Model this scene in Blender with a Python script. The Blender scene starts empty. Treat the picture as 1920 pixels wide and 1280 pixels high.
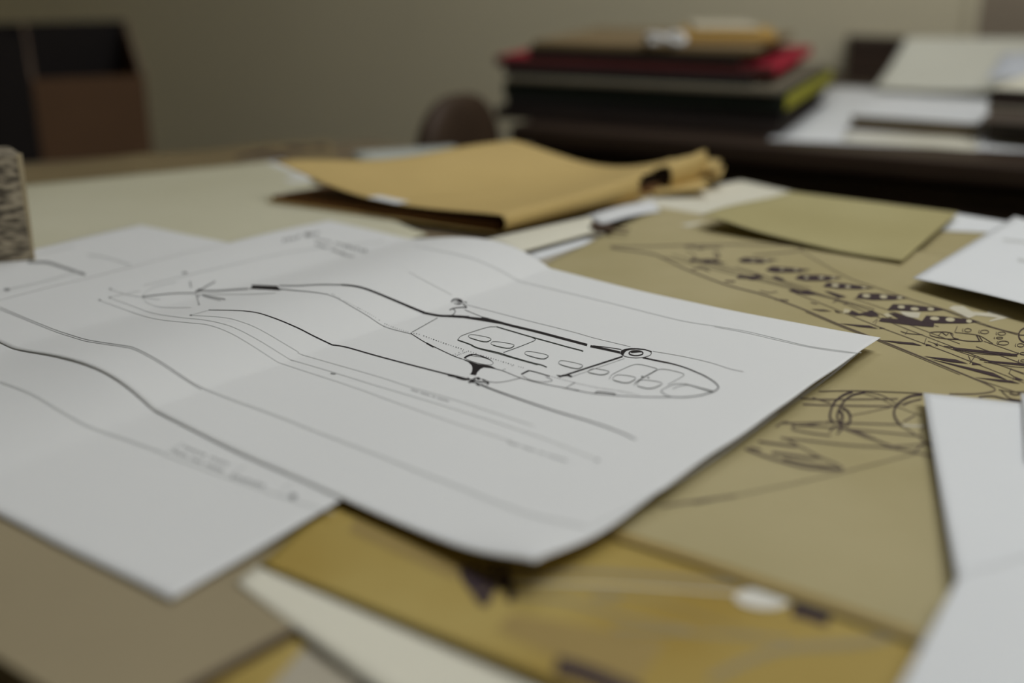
import bpy, bmesh, math, random
import numpy as np
from mathutils import Vector, Matrix

random.seed(7)
rng = np.random.default_rng(7)
C = bpy.context.scene.collection
TZ = 0.75                       # height of the work table top above the floor

# ------------------------------------------------------------------ camera
F_PX, PITCH, CAM_H = 2080.0, math.radians(19.5), 0.276   # camera 27.6 cm over the table top
cam_d = bpy.data.cameras.new('camera')
cam = bpy.data.objects.new('camera', cam_d); C.objects.link(cam)
cam.location = (0, 0, TZ + CAM_H)
cam.rotation_euler = (math.pi / 2 - PITCH, 0, 0)
cam_d.sensor_width = 36.0
cam_d.lens = F_PX / 1920 * 36.0
cam_d.clip_start = 0.02
cam_d.dof.use_dof = True
cam_d.dof.focus_distance = 0.785
cam_d.dof.aperture_fstop = 1.95
bpy.context.scene.camera = cam

# ------------------------------------------------------------------ world, lamps, exposure
vs = bpy.context.scene.view_settings
vs.view_transform = 'Standard'; vs.look = 'None'; vs.gamma = 1.0
vs.exposure = 0.0
vs.use_curve_mapping = False
w = bpy.data.worlds.new('world'); bpy.context.scene.world = w; w.use_nodes = True
w.node_tree.nodes['Background'].inputs[0].default_value = (0.8, 0.9, 1.0, 1)
w.node_tree.nodes['Background'].inputs[1].default_value = 0.05
LAMPS = [  # x, y, power, colour of the ceiling fixtures
    (0.95, 0.35, 27.0, (0.945, 0.975, 1.0)),
    (0.35, 1.75, 8.5, (0.945, 0.975, 1.0)),  # unseen second lamp, added to brighten the middle of the back wall
]
CEIL = 2.15                     # ceiling above the table top

# ------------------------------------------------------------------ pixel rays onto real surfaces
_F = np.array([0, math.cos(PITCH), -math.sin(PITCH)])
_U = np.array([0, math.sin(PITCH), math.cos(PITCH)])
def ray(x, y):
    return _F + np.array([1.0, 0, 0]) * (x - 960) / F_PX + _U * (640 - y) / F_PX
def P(x, y, z=0.0):
    """pixel -> point at height z above the table top (z relative to it)"""
    d = ray(x, y); t = (z - CAM_H) / d[2]
    return np.array([0, 0, CAM_H]) + d * t
def PV(x, y, z=0.0):
    q = P(x, y, z); return Vector((q[0], q[1], q[2] + TZ))

# ------------------------------------------------------------------ materials
def mat(name, col, rough=0.7, var=0.0, scale=8.0, bump=0.0, bscale=200.0, col2=None, spec=0.3, stretch=None, metal=0.0, detail=4.0, contrast=None):
    m = bpy.data.materials.new(name); m.use_nodes = True
    nt = m.node_tree; b = nt.nodes['Principled BSDF']
    b.inputs['Base Color'].default_value = (*col, 1)
    b.inputs['Roughness'].default_value = rough
    b.inputs['Metallic'].default_value = metal
    b.inputs['Specular IOR Level'].default_value = spec
    tc = nt.nodes.new('ShaderNodeTexCoord')
    mp = nt.nodes.new('ShaderNodeMapping'); nt.links.new(tc.outputs['Object'], mp.inputs[0])
    if stretch: mp.inputs['Scale'].default_value = stretch
    if var > 0 or col2:
        n = nt.nodes.new('ShaderNodeTexNoise'); n.inputs['Scale'].default_value = scale; n.inputs['Detail'].default_value = detail
        nt.links.new(mp.outputs[0], n.inputs['Vector'])
        r = nt.nodes.new('ShaderNodeValToRGB')
        c2 = col2 if col2 else tuple(c * (1 - var) for c in col)
        r.color_ramp.elements[0].color = (*c2, 1); r.color_ramp.elements[1].color = (*col, 1)
        lo, hi = contrast if contrast else (0.3, 0.7)
        r.color_ramp.elements[0].position = lo; r.color_ramp.elements[1].position = hi
        nt.links.new(n.outputs['Fac'], r.inputs[0]); nt.links.new(r.outputs[0], b.inputs['Base Color'])
    if bump > 0:
        n2 = nt.nodes.new('ShaderNodeTexNoise'); n2.inputs['Scale'].default_value = bscale; n2.inputs['Detail'].default_value = 3
        nt.links.new(mp.outputs[0], n2.inputs['Vector'])
        bp = nt.nodes.new('ShaderNodeBump'); bp.inputs['Strength'].default_value = bump; bp.inputs['Distance'].default_value = 0.001
        nt.links.new(n2.outputs['Fac'], bp.inputs['Height']); nt.links.new(bp.outputs[0], b.inputs['Normal'])
    return m

M = {}
M['wall'] = mat('wall_paint', (0.80, 0.725, 0.52), 0.9, 0.06, 1.2, 0.3, 60)
M['ceiling'] = mat('ceiling_paint', (0.6, 0.58, 0.53), 0.9, 0.04, 2)
M['floor'] = mat('dark_floor', (0.05, 0.042, 0.035), 0.6, 0.3, 6)
M['table_top'] = mat('work_table_top', (0.22, 0.165, 0.10), 0.55, 0.25, 6, stretch=(1, 8, 1))
M['table_leg'] = mat('work_table_leg', (0.06, 0.045, 0.035), 0.6, 0.2, 10)
M['chest'] = mat('dark_stained_wood', (0.055, 0.034, 0.022), 0.5, 0.45, 5, stretch=(1, 9, 9))
M['chest_drawer'] = mat('drawer_wood', (0.05, 0.032, 0.022), 0.5, 0.4, 6, stretch=(1, 9, 9))
M['brass'] = mat('dull_brass', (0.25, 0.19, 0.09), 0.45, metal=0.9)
M['white_paper'] = mat('white_print_paper', (0.80, 0.80, 0.785), 0.75, 0.025, 5, 0.05, 400, spec=0.2)
M['white_paper2'] = mat('white_paper_plain', (0.79, 0.80, 0.80), 0.75, 0.03, 6, 0.05, 400, spec=0.2)
M['vellum'] = mat('tan_tracing_paper', (0.47, 0.40, 0.22), 0.6, 0.0, 7, 0.12, 90, col2=(0.40, 0.335, 0.165), spec=0.3, detail=5)
M['vellum_yellow'] = mat('amber_tracing_paper', (0.46, 0.345, 0.105), 0.6, 0.0, 8, 0.12, 90, col2=(0.36, 0.24, 0.045), spec=0.3, detail=3)
M['vellum_far'] = mat('brown_old_paper', (0.25, 0.19, 0.095), 0.65, 0.0, 6, 0.1, 90, col2=(0.19, 0.14, 0.07))
M['cream'] = mat('cream_paper', (0.77, 0.735, 0.60), 0.75, 0.05, 4, spec=0.2)
M['cream_green'] = mat('pale_green_cream_paper', (0.66, 0.63, 0.47), 0.7, 0.0, 3.5, col2=(0.58, 0.55, 0.39), spec=0.2)
M['green_folder'] = mat('olive_green_folder_card', (0.46, 0.405, 0.20), 0.7, 0.0, 7, 0.1, 120, col2=(0.40, 0.345, 0.16), spec=0.2)
M['kraft'] = mat('kraft_paper', (0.60, 0.435, 0.17), 0.65, 0.0, 5, 0.15, 80, col2=(0.53, 0.38, 0.145), spec=0.25)
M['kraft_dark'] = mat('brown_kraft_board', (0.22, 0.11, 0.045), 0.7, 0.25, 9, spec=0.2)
M['grey_board'] = mat('grey_beige_board', (0.365, 0.30, 0.185), 0.75, 0.12, 5, spec=0.2)
M['beige'] = mat('beige_paper', (0.48, 0.43, 0.33), 0.75, 0.1, 6, spec=0.2)
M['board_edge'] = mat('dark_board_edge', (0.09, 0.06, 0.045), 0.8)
M['ink'] = mat('black_ink', (0.015, 0.012, 0.014), 0.6, spec=0.2)
M['ink_green'] = mat('black_ink_soft', (0.03, 0.035, 0.03), 0.6, spec=0.2)
M['ink_grey'] = mat('grey_ink', (0.30, 0.30, 0.295), 0.7, spec=0.1)
M['ink_faint'] = mat('faint_grey_ink', (0.60, 0.605, 0.59), 0.7, spec=0.1)
M['ink_brown'] = mat('purple_black_ink', (0.05, 0.032, 0.036), 0.6, spec=0.2)
M['pencil_tan'] = mat('pencil_on_tan_paper', (0.13, 0.10, 0.075), 0.7, spec=0.1)
M['pencil_tan_faint'] = mat('faint_pencil_on_tan_paper', (0.34, 0.28, 0.16), 0.7, spec=0.1)
M['erase'] = mat('white_correction_smear', (0.66, 0.61, 0.47), 0.7, 0.12, 60)
M['erase_white'] = mat('white_correction_patch', (0.78, 0.75, 0.66), 0.7, 0.1, 60)
M['stain'] = mat('brown_tape_stain', (0.36, 0.255, 0.085), 0.6, 0.1, 20)
M['shade_tint'] = mat('grey_green_wash', (0.42, 0.375, 0.225), 0.65, 0.08, 40)
M['cardboard'] = mat('brown_cardboard', (0.155, 0.083, 0.042), 0.8, 0.12, 8)
M['cardboard_edge'] = mat('cardboard_edge', (0.22, 0.15, 0.105), 0.8)  # lighter tone paints in the light caught by the brown bin's cut edges
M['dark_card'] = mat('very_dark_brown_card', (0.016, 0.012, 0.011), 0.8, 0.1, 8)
M['leather'] = mat('dark_brown_leather', (0.075, 0.046, 0.028), 0.55, 0.35, 12, 0.3, 60)
M['clip'] = mat('rusty_clip_metal', (0.12, 0.08, 0.06), 0.5, metal=0.6)

# ------------------------------------------------------------------ object helpers
def link(o, parent=None):
    C.objects.link(o)
    if parent is not None: o.parent = parent
    return o
def tag(o, label, cat, group=None, kind=None):
    if label: o['label'] = label
    if cat: o['category'] = cat
    if group: o['group'] = group
    if kind: o['kind'] = kind
    return o
def empty(name, loc, rz=0.0):
    o = bpy.data.objects.new(name, None); C.objects.link(o)
    o.location = loc; o.rotation_euler = (0, 0, rz); o.empty_display_size = 0.05
    return o
def mesh_obj(name, verts, faces, m, parent=None, smooth=False):
    me = bpy.data.meshes.new(name)
    me.from_pydata([tuple(map(float, v)) for v in verts], [], faces)
    me.materials.append(m); me.update()
    if smooth:
        for p in me.polygons: p.use_smooth = True
    return link(bpy.data.objects.new(name, me), parent)
def bm_obj(name, bm, m, parent=None, smooth=False, bevel=0.0):
    me = bpy.data.meshes.new(name); bm.to_mesh(me); bm.free()
    me.materials.append(m)
    if smooth:
        for p in me.polygons: p.use_smooth = True
    o = link(bpy.data.objects.new(name, me), parent)
    if bevel > 0:
        b = o.modifiers.new('bevel', 'BEVEL'); b.width = bevel; b.segments = 2; b.limit_method = 'ANGLE'
    return o
def box(name, lo, hi, m, parent=None, bevel=0.0, rot=None):
    bm = bmesh.new()
    c = [(lo[i] + hi[i]) / 2 for i in range(3)]; s = [abs(hi[i] - lo[i]) for i in range(3)]
    bmesh.ops.create_cube(bm, size=1.0)
    bmesh.ops.scale(bm, vec=s, verts=bm.verts)
    if rot: bmesh.ops.rotate(bm, cent=(0, 0, 0), matrix=rot, verts=bm.verts)
    bmesh.ops.translate(bm, vec=c, verts=bm.verts)
    return bm_obj(name, bm, m, parent, bevel=bevel)
def prism(name, pts2, z0, z1, m, parent=None, bevel=0.0):
    n = len(pts2)
    v = [(x, y, z0) for x, y in pts2] + [(x, y, z1) for x, y in pts2]
    f = [list(range(n))[::-1], list(range(n, 2 * n))] + [[i, (i + 1) % n, n + (i + 1) % n, n + i] for i in range(n)]
    o = mesh_obj(name, v, f, m, parent)
    bm = bmesh.new(); bm.from_mesh(o.data); bmesh.ops.recalc_face_normals(bm, faces=bm.faces); bm.to_mesh(o.data); bm.free()
    if bevel > 0:
        b = o.modifiers.new('bevel', 'BEVEL'); b.width = bevel; b.segments = 2
    return o

# ------------------------------------------------------------------ the room (aligned with the plan chest)
A = np.array([0.881, -0.473]); B = np.array([0.473, 0.881]); O = np.array([0.009, 1.844])
ROOM_RZ = math.atan2(A[1], A[0])
def AB(a, b): q = O + A * a + B * b; return (float(q[0]), float(q[1]))
def to_ab(x, y): d = np.array([x, y]) - O; return float(d @ A), float(d @ B)
WB, WL, WR, WF = 1.16, -3.2, 2.9, -4.2
def room_box(name, a0, a1, b0, b1, z0, z1, m):
    pts = [AB(a0, b0), AB(a1, b0), AB(a1, b1), AB(a0, b1)]
    o = prism(name, pts, z0, z1, m); o['kind'] = 'structure'
    return o
CZ = TZ + CEIL
room_box('floor', WL - .1, WR + .1, WF - .1, WB + .1, -0.1, 0.0, M['floor'])
room_box('ceiling', WL - .1, WR + .1, WF - .1, WB + .1, CZ, CZ + 0.1, M['ceiling'])
room_box('wall_back', WL - .1, WR + .1, WB, WB + .1, 0, CZ, M['wall'])
room_box('wall_front', WL - .1, WR + .1, WF - .1, WF, 0, CZ, M['wall'])
room_box('wall_left', WL - .1, WL, WF, WB, 0, CZ, M['wall'])
room_box('wall_right', WR, WR + .1, WF, WB, 0, CZ, M['wall'])
room_box('baseboard_back', WL, WR, WB - .015, WB, 0, 0.09, M['chest'])
# vertical conduit on the back wall, right of frame
d = ray(1826, 25); t = (WB + O @ B) / (d[:2] @ B); ca, cb = to_ab(d[0] * t, d[1] * t)
room_box('trim_1', ca - .012, ca + .012, WB - .016, WB, 0.09, CZ, M['wall'])

room_box('wall_panel_right', ca + .012, WR, WB - .012, WB, 0.09, CZ, mat('brown_grey_panel', (0.36, 0.295, 0.22), 0.85, 0.08, 3))
# ceiling fixtures
for i, (lx, ly, pw, colr) in enumerate(LAMPS):
    e = empty('ceiling_lamp', (lx, ly, CZ), ROOM_RZ)
    tag(e, ['ceiling strip lamp on the right side of the room', 'ceiling strip lamp over the far end of the work table'][i], 'lamp')
    box('lamp_housing', (-.62, -.17, -.05), (.62, .17, 0), M['ceiling'], e, 0.008)
    me = mat('lamp_tube_glow', (1, 1, 1)); bs = me.node_tree.nodes['Principled BSDF']
    bs.inputs['Emission Color'].default_value = (*colr, 1); bs.inputs['Emission Strength'].default_value = 4.0
    for yy in (-.08, .08):
        bm = bmesh.new(); bmesh.ops.create_cone(bm, cap_ends=True, segments=16, radius1=.013, radius2=.013, depth=1.15)
        bmesh.ops.rotate(bm, cent=(0, 0, 0), matrix=Matrix.Rotation(math.pi / 2, 3, 'Y'), verts=bm.verts)
        bmesh.ops.translate(bm, vec=(0, yy, -.066), verts=bm.verts)
        bm_obj('lamp_tube', bm, me, e, True)
    ld = bpy.data.lights.new('lamp_light', 'AREA'); ld.shape = 'RECTANGLE'; ld.size = 1.2; ld.size_y = 0.34
    ld.energy = pw; ld.color = colr
    lo = bpy.data.objects.new('lamp_light', ld); link(lo, e); lo.location = (0, 0, -.09)

# ------------------------------------------------------------------ work table
tb = empty('work_table', (0, 0.9, 0))
tag(tb, 'large wooden work table covered with drawings and old papers', 'table')
ea, eb = P(-350, 1018, 0)[:2], P(180, 1359, 0)[:2]; ed = (eb - ea) / np.linalg.norm(eb - ea)   # near left edge
na = ea - ed * .75; nb = eb + ed * ((0.10 - eb[1]) / ed[1])
poly = [(-1.35, 1.235), (-0.215, 1.70), (0.305, 1.335), (0.52, 1.17), (1.0, 0.80), (0.80, 0.10), (float(nb[0]), float(nb[1])), (float(na[0]), float(na[1]))]
loc = [(x, y - 0.9) for x, y in poly]
prism('table_top', loc, TZ - 0.032, TZ, M['table_top'], tb, 0.003)
for (x, y) in [(-.85, 0.95), (0.72, 0.18), (0.86, 0.80), (-0.24, 1.58), (-1.15, 1.2), (.36, .17)]:
    box('leg', (x - .03, y - .9 - .03, 0), (x + .03, y - .9 + .03, TZ - .032), M['table_leg'], tb, 0.003)

# ------------------------------------------------------------------ paper sheets
def sstep(x, a, b):
    u = np.clip((x - a) / (b - a), 0, 1); return u * u * (3 - 2 * u)
class Sheet:
    """bilinear sheet with height field; corners are (s,t) = 00, 10, 11, 01, z above the table top"""
    def __init__(self, c00, c10, c11, c01, hf=None):
        self.c = [np.array(c, float) for c in (c00, c10, c11, c01)]; self.hf = hf
    def xyz(self, s, t):
        s = np.asarray(s, float); t = np.asarray(t, float)
        w = [(1 - s) * (1 - t), s * (1 - t), s * t, (1 - s) * t]
        q = sum(wi[..., None] * ci for wi, ci in zip(w, self.c))
        if self.hf is not None: q[..., 2] = q[..., 2] + self.hf(s, t)
        return q
    def st(self, x, y):
        s, t = 0.5, 0.5
        c0, c1, c2, c3 = [c[:2] for c in self.c]; q = np.array([x, y])
        for _ in range(8):
            r = c0 * (1 - s) * (1 - t) + c1 * s * (1 - t) + c2 * s * t + c3 * (1 - s) * t - q
            ds = (c1 - c0) * (1 - t) + (c2 - c3) * t; dt = (c3 - c0) * (1 - s) + (c2 - c1) * s
            det = ds[0] * dt[1] - ds[1] * dt[0]
            s -= (r[0] * dt[1] - r[1] * dt[0]) / det; t -= (ds[0] * r[1] - ds[1] * r[0]) / det
        return s, t
    def hit(self, px, py, lift=0.0002):
        z = float(np.mean([c[2] for c in self.c])); q = P(px, py, z)
        for _ in range(14):
            s, t = self.st(q[0], q[1])
            s = min(max(s, -.2), 1.2); t = min(max(t, -.2), 1.2)
            zn = float(self.xyz(s, t)[2])
            if abs(zn - z) < 2e-6: break
            z += 0.6 * (zn - z); q = P(px, py, z)
        return np.array([q[0], q[1], z + lift])
    def build(self, name, m, ns=40, nt=40, sbreak=None, thick=0.00025, wob=0.0, parent=None):
        S = np.linspace(0, 1, ns + 1); T = np.linspace(0, 1, nt + 1)
        if sbreak is not None:
            k = int(round(sbreak * ns)); S = np.concatenate([np.linspace(0, sbreak, k + 1), np.linspace(sbreak, 1, ns - k + 1)[1:]])
        SS, TT = np.meshgrid(S, T, indexing='ij')
        q = self.xyz(SS, TT)
        if wob > 0:                                     # slightly uneven cut edges
            ph = rng.uniform(0, 6.28, 6)
            e = wob * (np.sin(SS * 17 + ph[0]) + .6 * np.sin(SS * 41 + ph[1])); e2 = wob * (np.sin(TT * 15 + ph[2]) + .6 * np.sin(TT * 37 + ph[3]))
            nrm = (self.c[3] - self.c[0])[:2]; nrm = nrm / np.linalg.norm(nrm); nrs = (self.c[1] - self.c[0])[:2]; nrs = nrs / np.linalg.norm(nrs)
            edge_t = (np.abs(TT - .5) > .4999)[..., None]; edge_s = (np.abs(SS - .5) > .4999)[..., None]
            q[..., :2] += edge_t * e[..., None] * nrm + edge_s * e2[..., None] * nrs
        q[..., 2] += TZ
        n1, n2 = len(S), len(T)
        faces = [[i * n2 + j, i * n2 + j + 1, (i + 1) * n2 + j + 1, (i + 1) * n2 + j] for i in range(n1 - 1) for j in range(n2 - 1)]
        v = q.reshape(-1, 3)
        a = v[faces[0][1]] - v[faces[0][0]]; b = v[faces[0][3]] - v[faces[0][0]]
        if np.cross(a, b)[2] < 0: faces = [f[::-1] for f in faces]
        o = mesh_obj(name, v, faces, m, parent, True)
        sm = o.modifiers.new('thickness', 'SOLIDIFY'); sm.thickness = thick; sm.offset = -1
        self.obj = o
        return o

def cat(pts, n=6, closed=False):
    p = [np.array(q, float) for q in pts]
    if len(p) < 3 and not closed: 
        return [p[0] + (p[-1] - p[0]) * k / n for k in range(n + 1)]
    out = []
    N = len(p)
    for i in range(N if closed else N - 1):
        p1, p2 = p[i], p[(i + 1) % N]
        p0 = p[i - 1] if (closed or i > 0) else 2 * p1 - p2
        p3 = p[(i + 2) % N] if (closed or i + 2 < N) else 2 * p2 - p1
        for k in range(n):
            u = k / n
            out.append(.5 * ((2 * p1) + (-p0 + p2) * u + (2 * p0 - 5 * p1 + 4 * p2 - p3) * u * u + (-p0 + 3 * p1 - 3 * p2 + p3) * u ** 3))
    if not closed: out.append(p[-1])
    return out

def chaikin(p, it=2):
    p = [np.array(q, float) for q in p]
    for _ in range(it):
        o = []
        for a, b in zip(p, p[1:] + p[:1]): o += [a * .8 + b * .2, a * .2 + b * .8]
        p = o
    return p
class Ink:
    """flat print lying on a sheet"""
    def __init__(self, sheet, lift=0.0002): self.s = sheet; self.lift = lift; self.v = []; self.f = []
    def line(self, pts, w=1.0, n=6, closed=False, w2=None, sharp=False):
        if sharp:
            c = []
            for a, b in zip(pts[:-1], pts[1:]):
                a = np.array(a, float); b = np.array(b, float); k = max(2, int(np.linalg.norm(b - a) / 14))
                c += [a + (b - a) * j / k for j in range(k)]
            c.append(np.array(pts[-1], float))
        else:
            c = cat(pts, n, closed)
        N = len(c); base = len(self.v)
        for i, q in enumerate(c):
            if closed: tg = c[(i + 1) % N] - c[i - 1]
            else: tg = c[min(i + 1, N - 1)] - c[max(i - 1, 0)]
            L = np.linalg.norm(tg); tg = tg / L if L > 1e-9 else np.array([1.0, 0])
            nr = np.array([-tg[1], tg[0]]); ww = 1.18 * (w if w2 is None else w + (w2 - w) * i / (N - 1)) + .1
            for sgn in (-.5, .5):
                r = q + nr * ww * sgn
                self.v.append(self.s.hit(r[0], r[1], self.lift))
        for i in range(N if closed else N - 1):
            a = base + 2 * i; b = base + 2 * ((i + 1) % N)
            self.f.append([a, a + 1, b + 1, b])
        return self
    def dash(self, pts, w, on, off):
        c = cat(pts, 24); acc = 0.0; seg = []
        for a, b in zip(c[:-1], c[1:]):
            L = np.linalg.norm(b - a); k = max(1, int(L / .8))
            for j in range(k):
                q = a + (b - a) * j / k
                ph = acc % (on + off)
                if ph < on: seg.append(q)
                elif seg:
                    if len(seg) > 1: self.line([seg[0], seg[-1]], w, 1)
                    seg = []
                acc += L / k
        return self
    def fill(self, pts):
        base = len(self.v)
        for q in pts: self.v.append(self.s.hit(q[0], q[1], self.lift))
        self.f.append(list(range(base, base + len(pts))))
        return self
    def oval(self, cx, cy, rx, ry, tilt=0.0, n=18):
        ct, st_ = math.cos(tilt), math.sin(tilt)
        return self.fill([(cx + rx * math.cos(a) * ct - ry * math.sin(a) * st_, cy + rx * math.cos(a) * st_ + ry * math.sin(a) * ct) for a in [2 * math.pi * k / n for k in range(n)]])
    def ring(self, cx, cy, rx, ry, w, tilt=0.0, a0=0, a1=360, n=20):
        ct, st_ = math.cos(tilt), math.sin(tilt)
        ang = [math.radians(a0 + (a1 - a0) * k / n) for k in range(n + 1)]
        return self.line([(cx + rx * math.cos(a) * ct - ry * math.sin(a) * st_, cy + rx * math.cos(a) * st_ + ry * math.sin(a) * ct) for a in ang], w, 1)
    def build(self, name, m):
        v = np.array(self.v); v[:, 2] += TZ
        o = mesh_obj(name, v, self.f, m, self.s.obj)
        bm = bmesh.new(); bm.from_mesh(o.data)
        big = [f for f in bm.faces if len(f.verts) > 4]
        if big: bmesh.ops.triangulate(bm, faces=big)
        for f in bm.faces:
            f.normal_update()
            if f.normal.z < 0: f.normal_flip()
        bm.to_mesh(o.data); bm.free()
        o['kind'] = 'stuff'
        return o

def quad(px, z, hf=None):
    """sheet from four corner pixels and their heights (order far-left, far-right, near-right, near-left)"""
    if not hasattr(z, '__len__'): z = [z] * 4
    return Sheet(*[P(p[0], p[1], zz) for p, zz in zip(px, z)], hf=hf)

# --- bottom layer sheets -------------------------------------------------------
# brown old paper along the far left edge of the table
s = quad([(-330, 352), (620, 262), (640, 312), (-330, 396)], [.0015, .0075, .0010, .0010], lambda s, t: .004 * np.sin(s * 3.14) * (1 - t) - .003 * np.abs(np.sin(s * 11)) * (1 - t) + .003 * (1 - t))
s.build('old_brown_drawing', M['vellum_far'], 50, 12, wob=.0012)
tag(s.obj, 'brown aged drawing along the far left edge of the table, with dark smudged marks', 'paper')
k = Ink(s)
for (x, y, rx, ry) in [(500, 287, 22, 6), (470, 291, 14, 4), (555, 279, 26, 4), (600, 276, 18, 3), (525, 294, 18, 4), (450, 296, 10, 3)]: k.oval(x, y, rx, ry)
k.build('smudged_drawing', M['ink_brown'])
s = quad([(455, 306), (530, 299), (600, 335), (545, 341)], .0052)
s.build('pale_slip', M['white_paper2'], 6, 6)
tag(s.obj, 'pale bluish slip of paper just left of the kraft envelope', 'paper')
s = quad([(660, 283), (850, 272), (900, 300), (680, 300)], .0105, lambda s, t: -.004 * t)
s.build('pale_slip', mat('dull_pale_paper', (.50, .52, .47), .75), 6, 6)
tag(s.obj, 'pale slip of paper behind the kraft envelope', 'paper')
# large cream green sheet
s = quad([(-150, 366), (500, 303), (800, 440), (-260, 700)], [.0048, .0056, .0042, .003])
s.build('cream_sheet', M['cream_green'], 40, 30, wob=.001)
tag(s.obj, 'large pale greenish cream sheet under the envelope and behind the white drawings', 'paper')

# lower left boards and sheets (in front of the white drawings)
gb = [P(-400, 900, .0056), P(600, 940, .0056), P(563, 1168, .0056), P(340, 1290, .0056), P(180, 1351, .0056), P(-350, 1010, .0056)]
o = prism('grey_board', [(q[0], q[1]) for q in gb][::-1], TZ + .0004, TZ + .0056, M['grey_board'], bevel=.0004)
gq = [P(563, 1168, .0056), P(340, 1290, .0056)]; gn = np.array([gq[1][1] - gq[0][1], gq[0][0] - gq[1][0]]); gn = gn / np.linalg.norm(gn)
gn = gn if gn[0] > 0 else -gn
prism('dark_edge', [tuple(gq[0][:2]), tuple(gq[1][:2]), tuple(gq[1][:2] + gn * .0016), tuple(gq[0][:2] + gn * .0016)], TZ + .0013, TZ + .0055, M['board_edge'], o)  # dark strip painting the shadow along the board's right edge
tag(o, 'greyish beige board in the near left corner under the white drawing', 'board')
s = quad([(520, 1120), (760, 1120), (560, 1500), (330, 1330)], .0007)
s.build('beige_sheet', M['beige'], 6, 6)
tag(s.obj, 'beige sheet below the cream strip at the bottom edge of the picture', 'paper')
s = quad([(500, 1130), (640, 1130), (470, 1330), (360, 1290)], .0012)
s.build('amber_sheet', M['vellum_yellow'], 6, 6)
tag(s.obj, 'narrow amber sheet peeking out beside the grey beige board', 'paper')
# cream sheet whose edge shows as a curved strip
def cream_h(s, t): return .004 * np.sin(np.clip(s, 0, 1) * 3.14)
s = quad([(470, 1040), (1150, 1020), (1150, 1420), (442, 1091)], [.004, .004, .004, .005])
s = Sheet(P(500, 1045, .0060), P(1250, 1220, .0033), P(880, 1420, .0033), P(443, 1091, .0068))
s.build('cream_strip_sheet', M['cream'], 30, 10)
tag(s.obj, 'cream sheet showing as a curved strip at the bottom left of the amber tracing', 'paper')

# --- tracing papers on the right ------------------------------------------------
def yel_h(s, t): return .0012 * np.sin(s * 9 + 1) * np.sin(t * 6)
vy = Sheet(P(700, 900, .0062), P(1950, 1130, .0062), P(1700, 1420, .0062), P(430, 1035, .0062))
vy = Sheet(P(690, 880, .0062), P(2050, 1100, .0045), P(1700, 1560, .006), P(486, 1056, .0080), lambda s, t: .0015 * np.sin(s * 3.14 * .8) * t)
vy.build('amber_tracing', M['vellum_yellow'], 50, 30)
tag(vy.obj, 'amber yellow tracing paper drawing in the foreground under the white helicopter print', 'drawing')

def va_h(s, t):
    return .0006 * np.exp(-((s - .33) / .03) ** 2) + .0003 * np.sin(s * 13 + t * 4) * np.sin(t * 9)
w0, w1 = P(1237, 388, .0062)[:2], P(1022, 494, .007)[:2]; e0, e1 = P(1150, 1003, .0078)[:2], P(1720, 1208, .0078)[:2]
kk = np.linalg.solve(np.array([w1 - w0, e0 - e1]).T, e0 - w0)[0]; va01 = w0 + (w1 - w0) * kk
va = Sheet(P(1237, 388, .0062), P(2260, 560, .0062), P(1985, 1300, .0078), np.array([va01[0], va01[1], .0078]), va_h)
va.build('tan_tracing', M['vellum'], 90, 70, wob=.0008)
tag(va.obj, 'large tan tracing paper drawing of an aircraft fuselage with black ribs', 'drawing')

# --- small papers beyond the tan tracing ---------------------------------------
s = Sheet(P(1130, 380, .004), P(1390, 338, .004), P(1500, 362, .004), P(1290, 425, .0068)); 
s.build('cream_slip', M['cream'], 12, 12)
tag(s.obj, 'cream sheet between the kraft envelope and the olive folder', 'paper')
s = Sheet(P(1100, 405, .0075), P(1225, 375, .0065), P(1238, 396, .0075), P(1128, 420, .009), lambda s, t: .002 * np.sin(s * 3.14))
s.build('white_slip', M['white_paper2'], 8, 8)
tag(s.obj, 'small bright white slip in front of the torn end of the envelope', 'paper')
# cream folded booklet between envelope and main print
s = Sheet(P(900, 450, .007), P(1105, 405, .010), P(1114, 436, .010), P(972, 474, .010), lambda s, t: .004 * np.sin(t * 3.0))
s.build('cream_booklet', M['cream'], 16, 12, thick=.0006)
tag(s.obj, 'cream folded leaflet poking out under the near corner of the envelope', 'paper')
s = Sheet(P(985, 477, .0055), P(1095, 446, .0055), P(1124, 450, .0055), P(1003, 489, .0055))
s.build('white_leaf', M['white_paper2'], 8, 8)
tag(s.obj, 'narrow white leaf below the cream leaflet beside the tan tracing', 'paper')
s = Sheet(P(960, 470, .0045), P(1100, 425, .0045), P(1160, 440, .0045), P(1000, 505, .0045))
s.build('beige_leaf', M['beige'], 6, 6)
tag(s.obj, 'beige leaf lying lowest under the cream leaflet', 'paper')
cl = empty('binder_clip', PV(1128, 434, .009), -.4)
tag(cl, 'small dark rusty clip at the end of the cream leaflet', 'clip')
box('clip_body', (-.012, -.006, .0), (.012, .006, .007), M['clip'], cl, .002)
for sg in (-1, 1):
    bm = bmesh.new(); bmesh.ops.create_cone(bm, cap_ends=True, segments=8, radius1=.0009, radius2=.0009, depth=.022)
    bmesh.ops.rotate(bm, cent=(0, 0, 0), matrix=Matrix.Rotation(math.pi / 2, 3, 'Y'), verts=bm.verts)
    bmesh.ops.translate(bm, vec=(.017, sg * .0035, .003 + sg * .001), verts=bm.verts)
    bm_obj('clip_handle', bm, M['clip'], cl, True)

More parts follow.
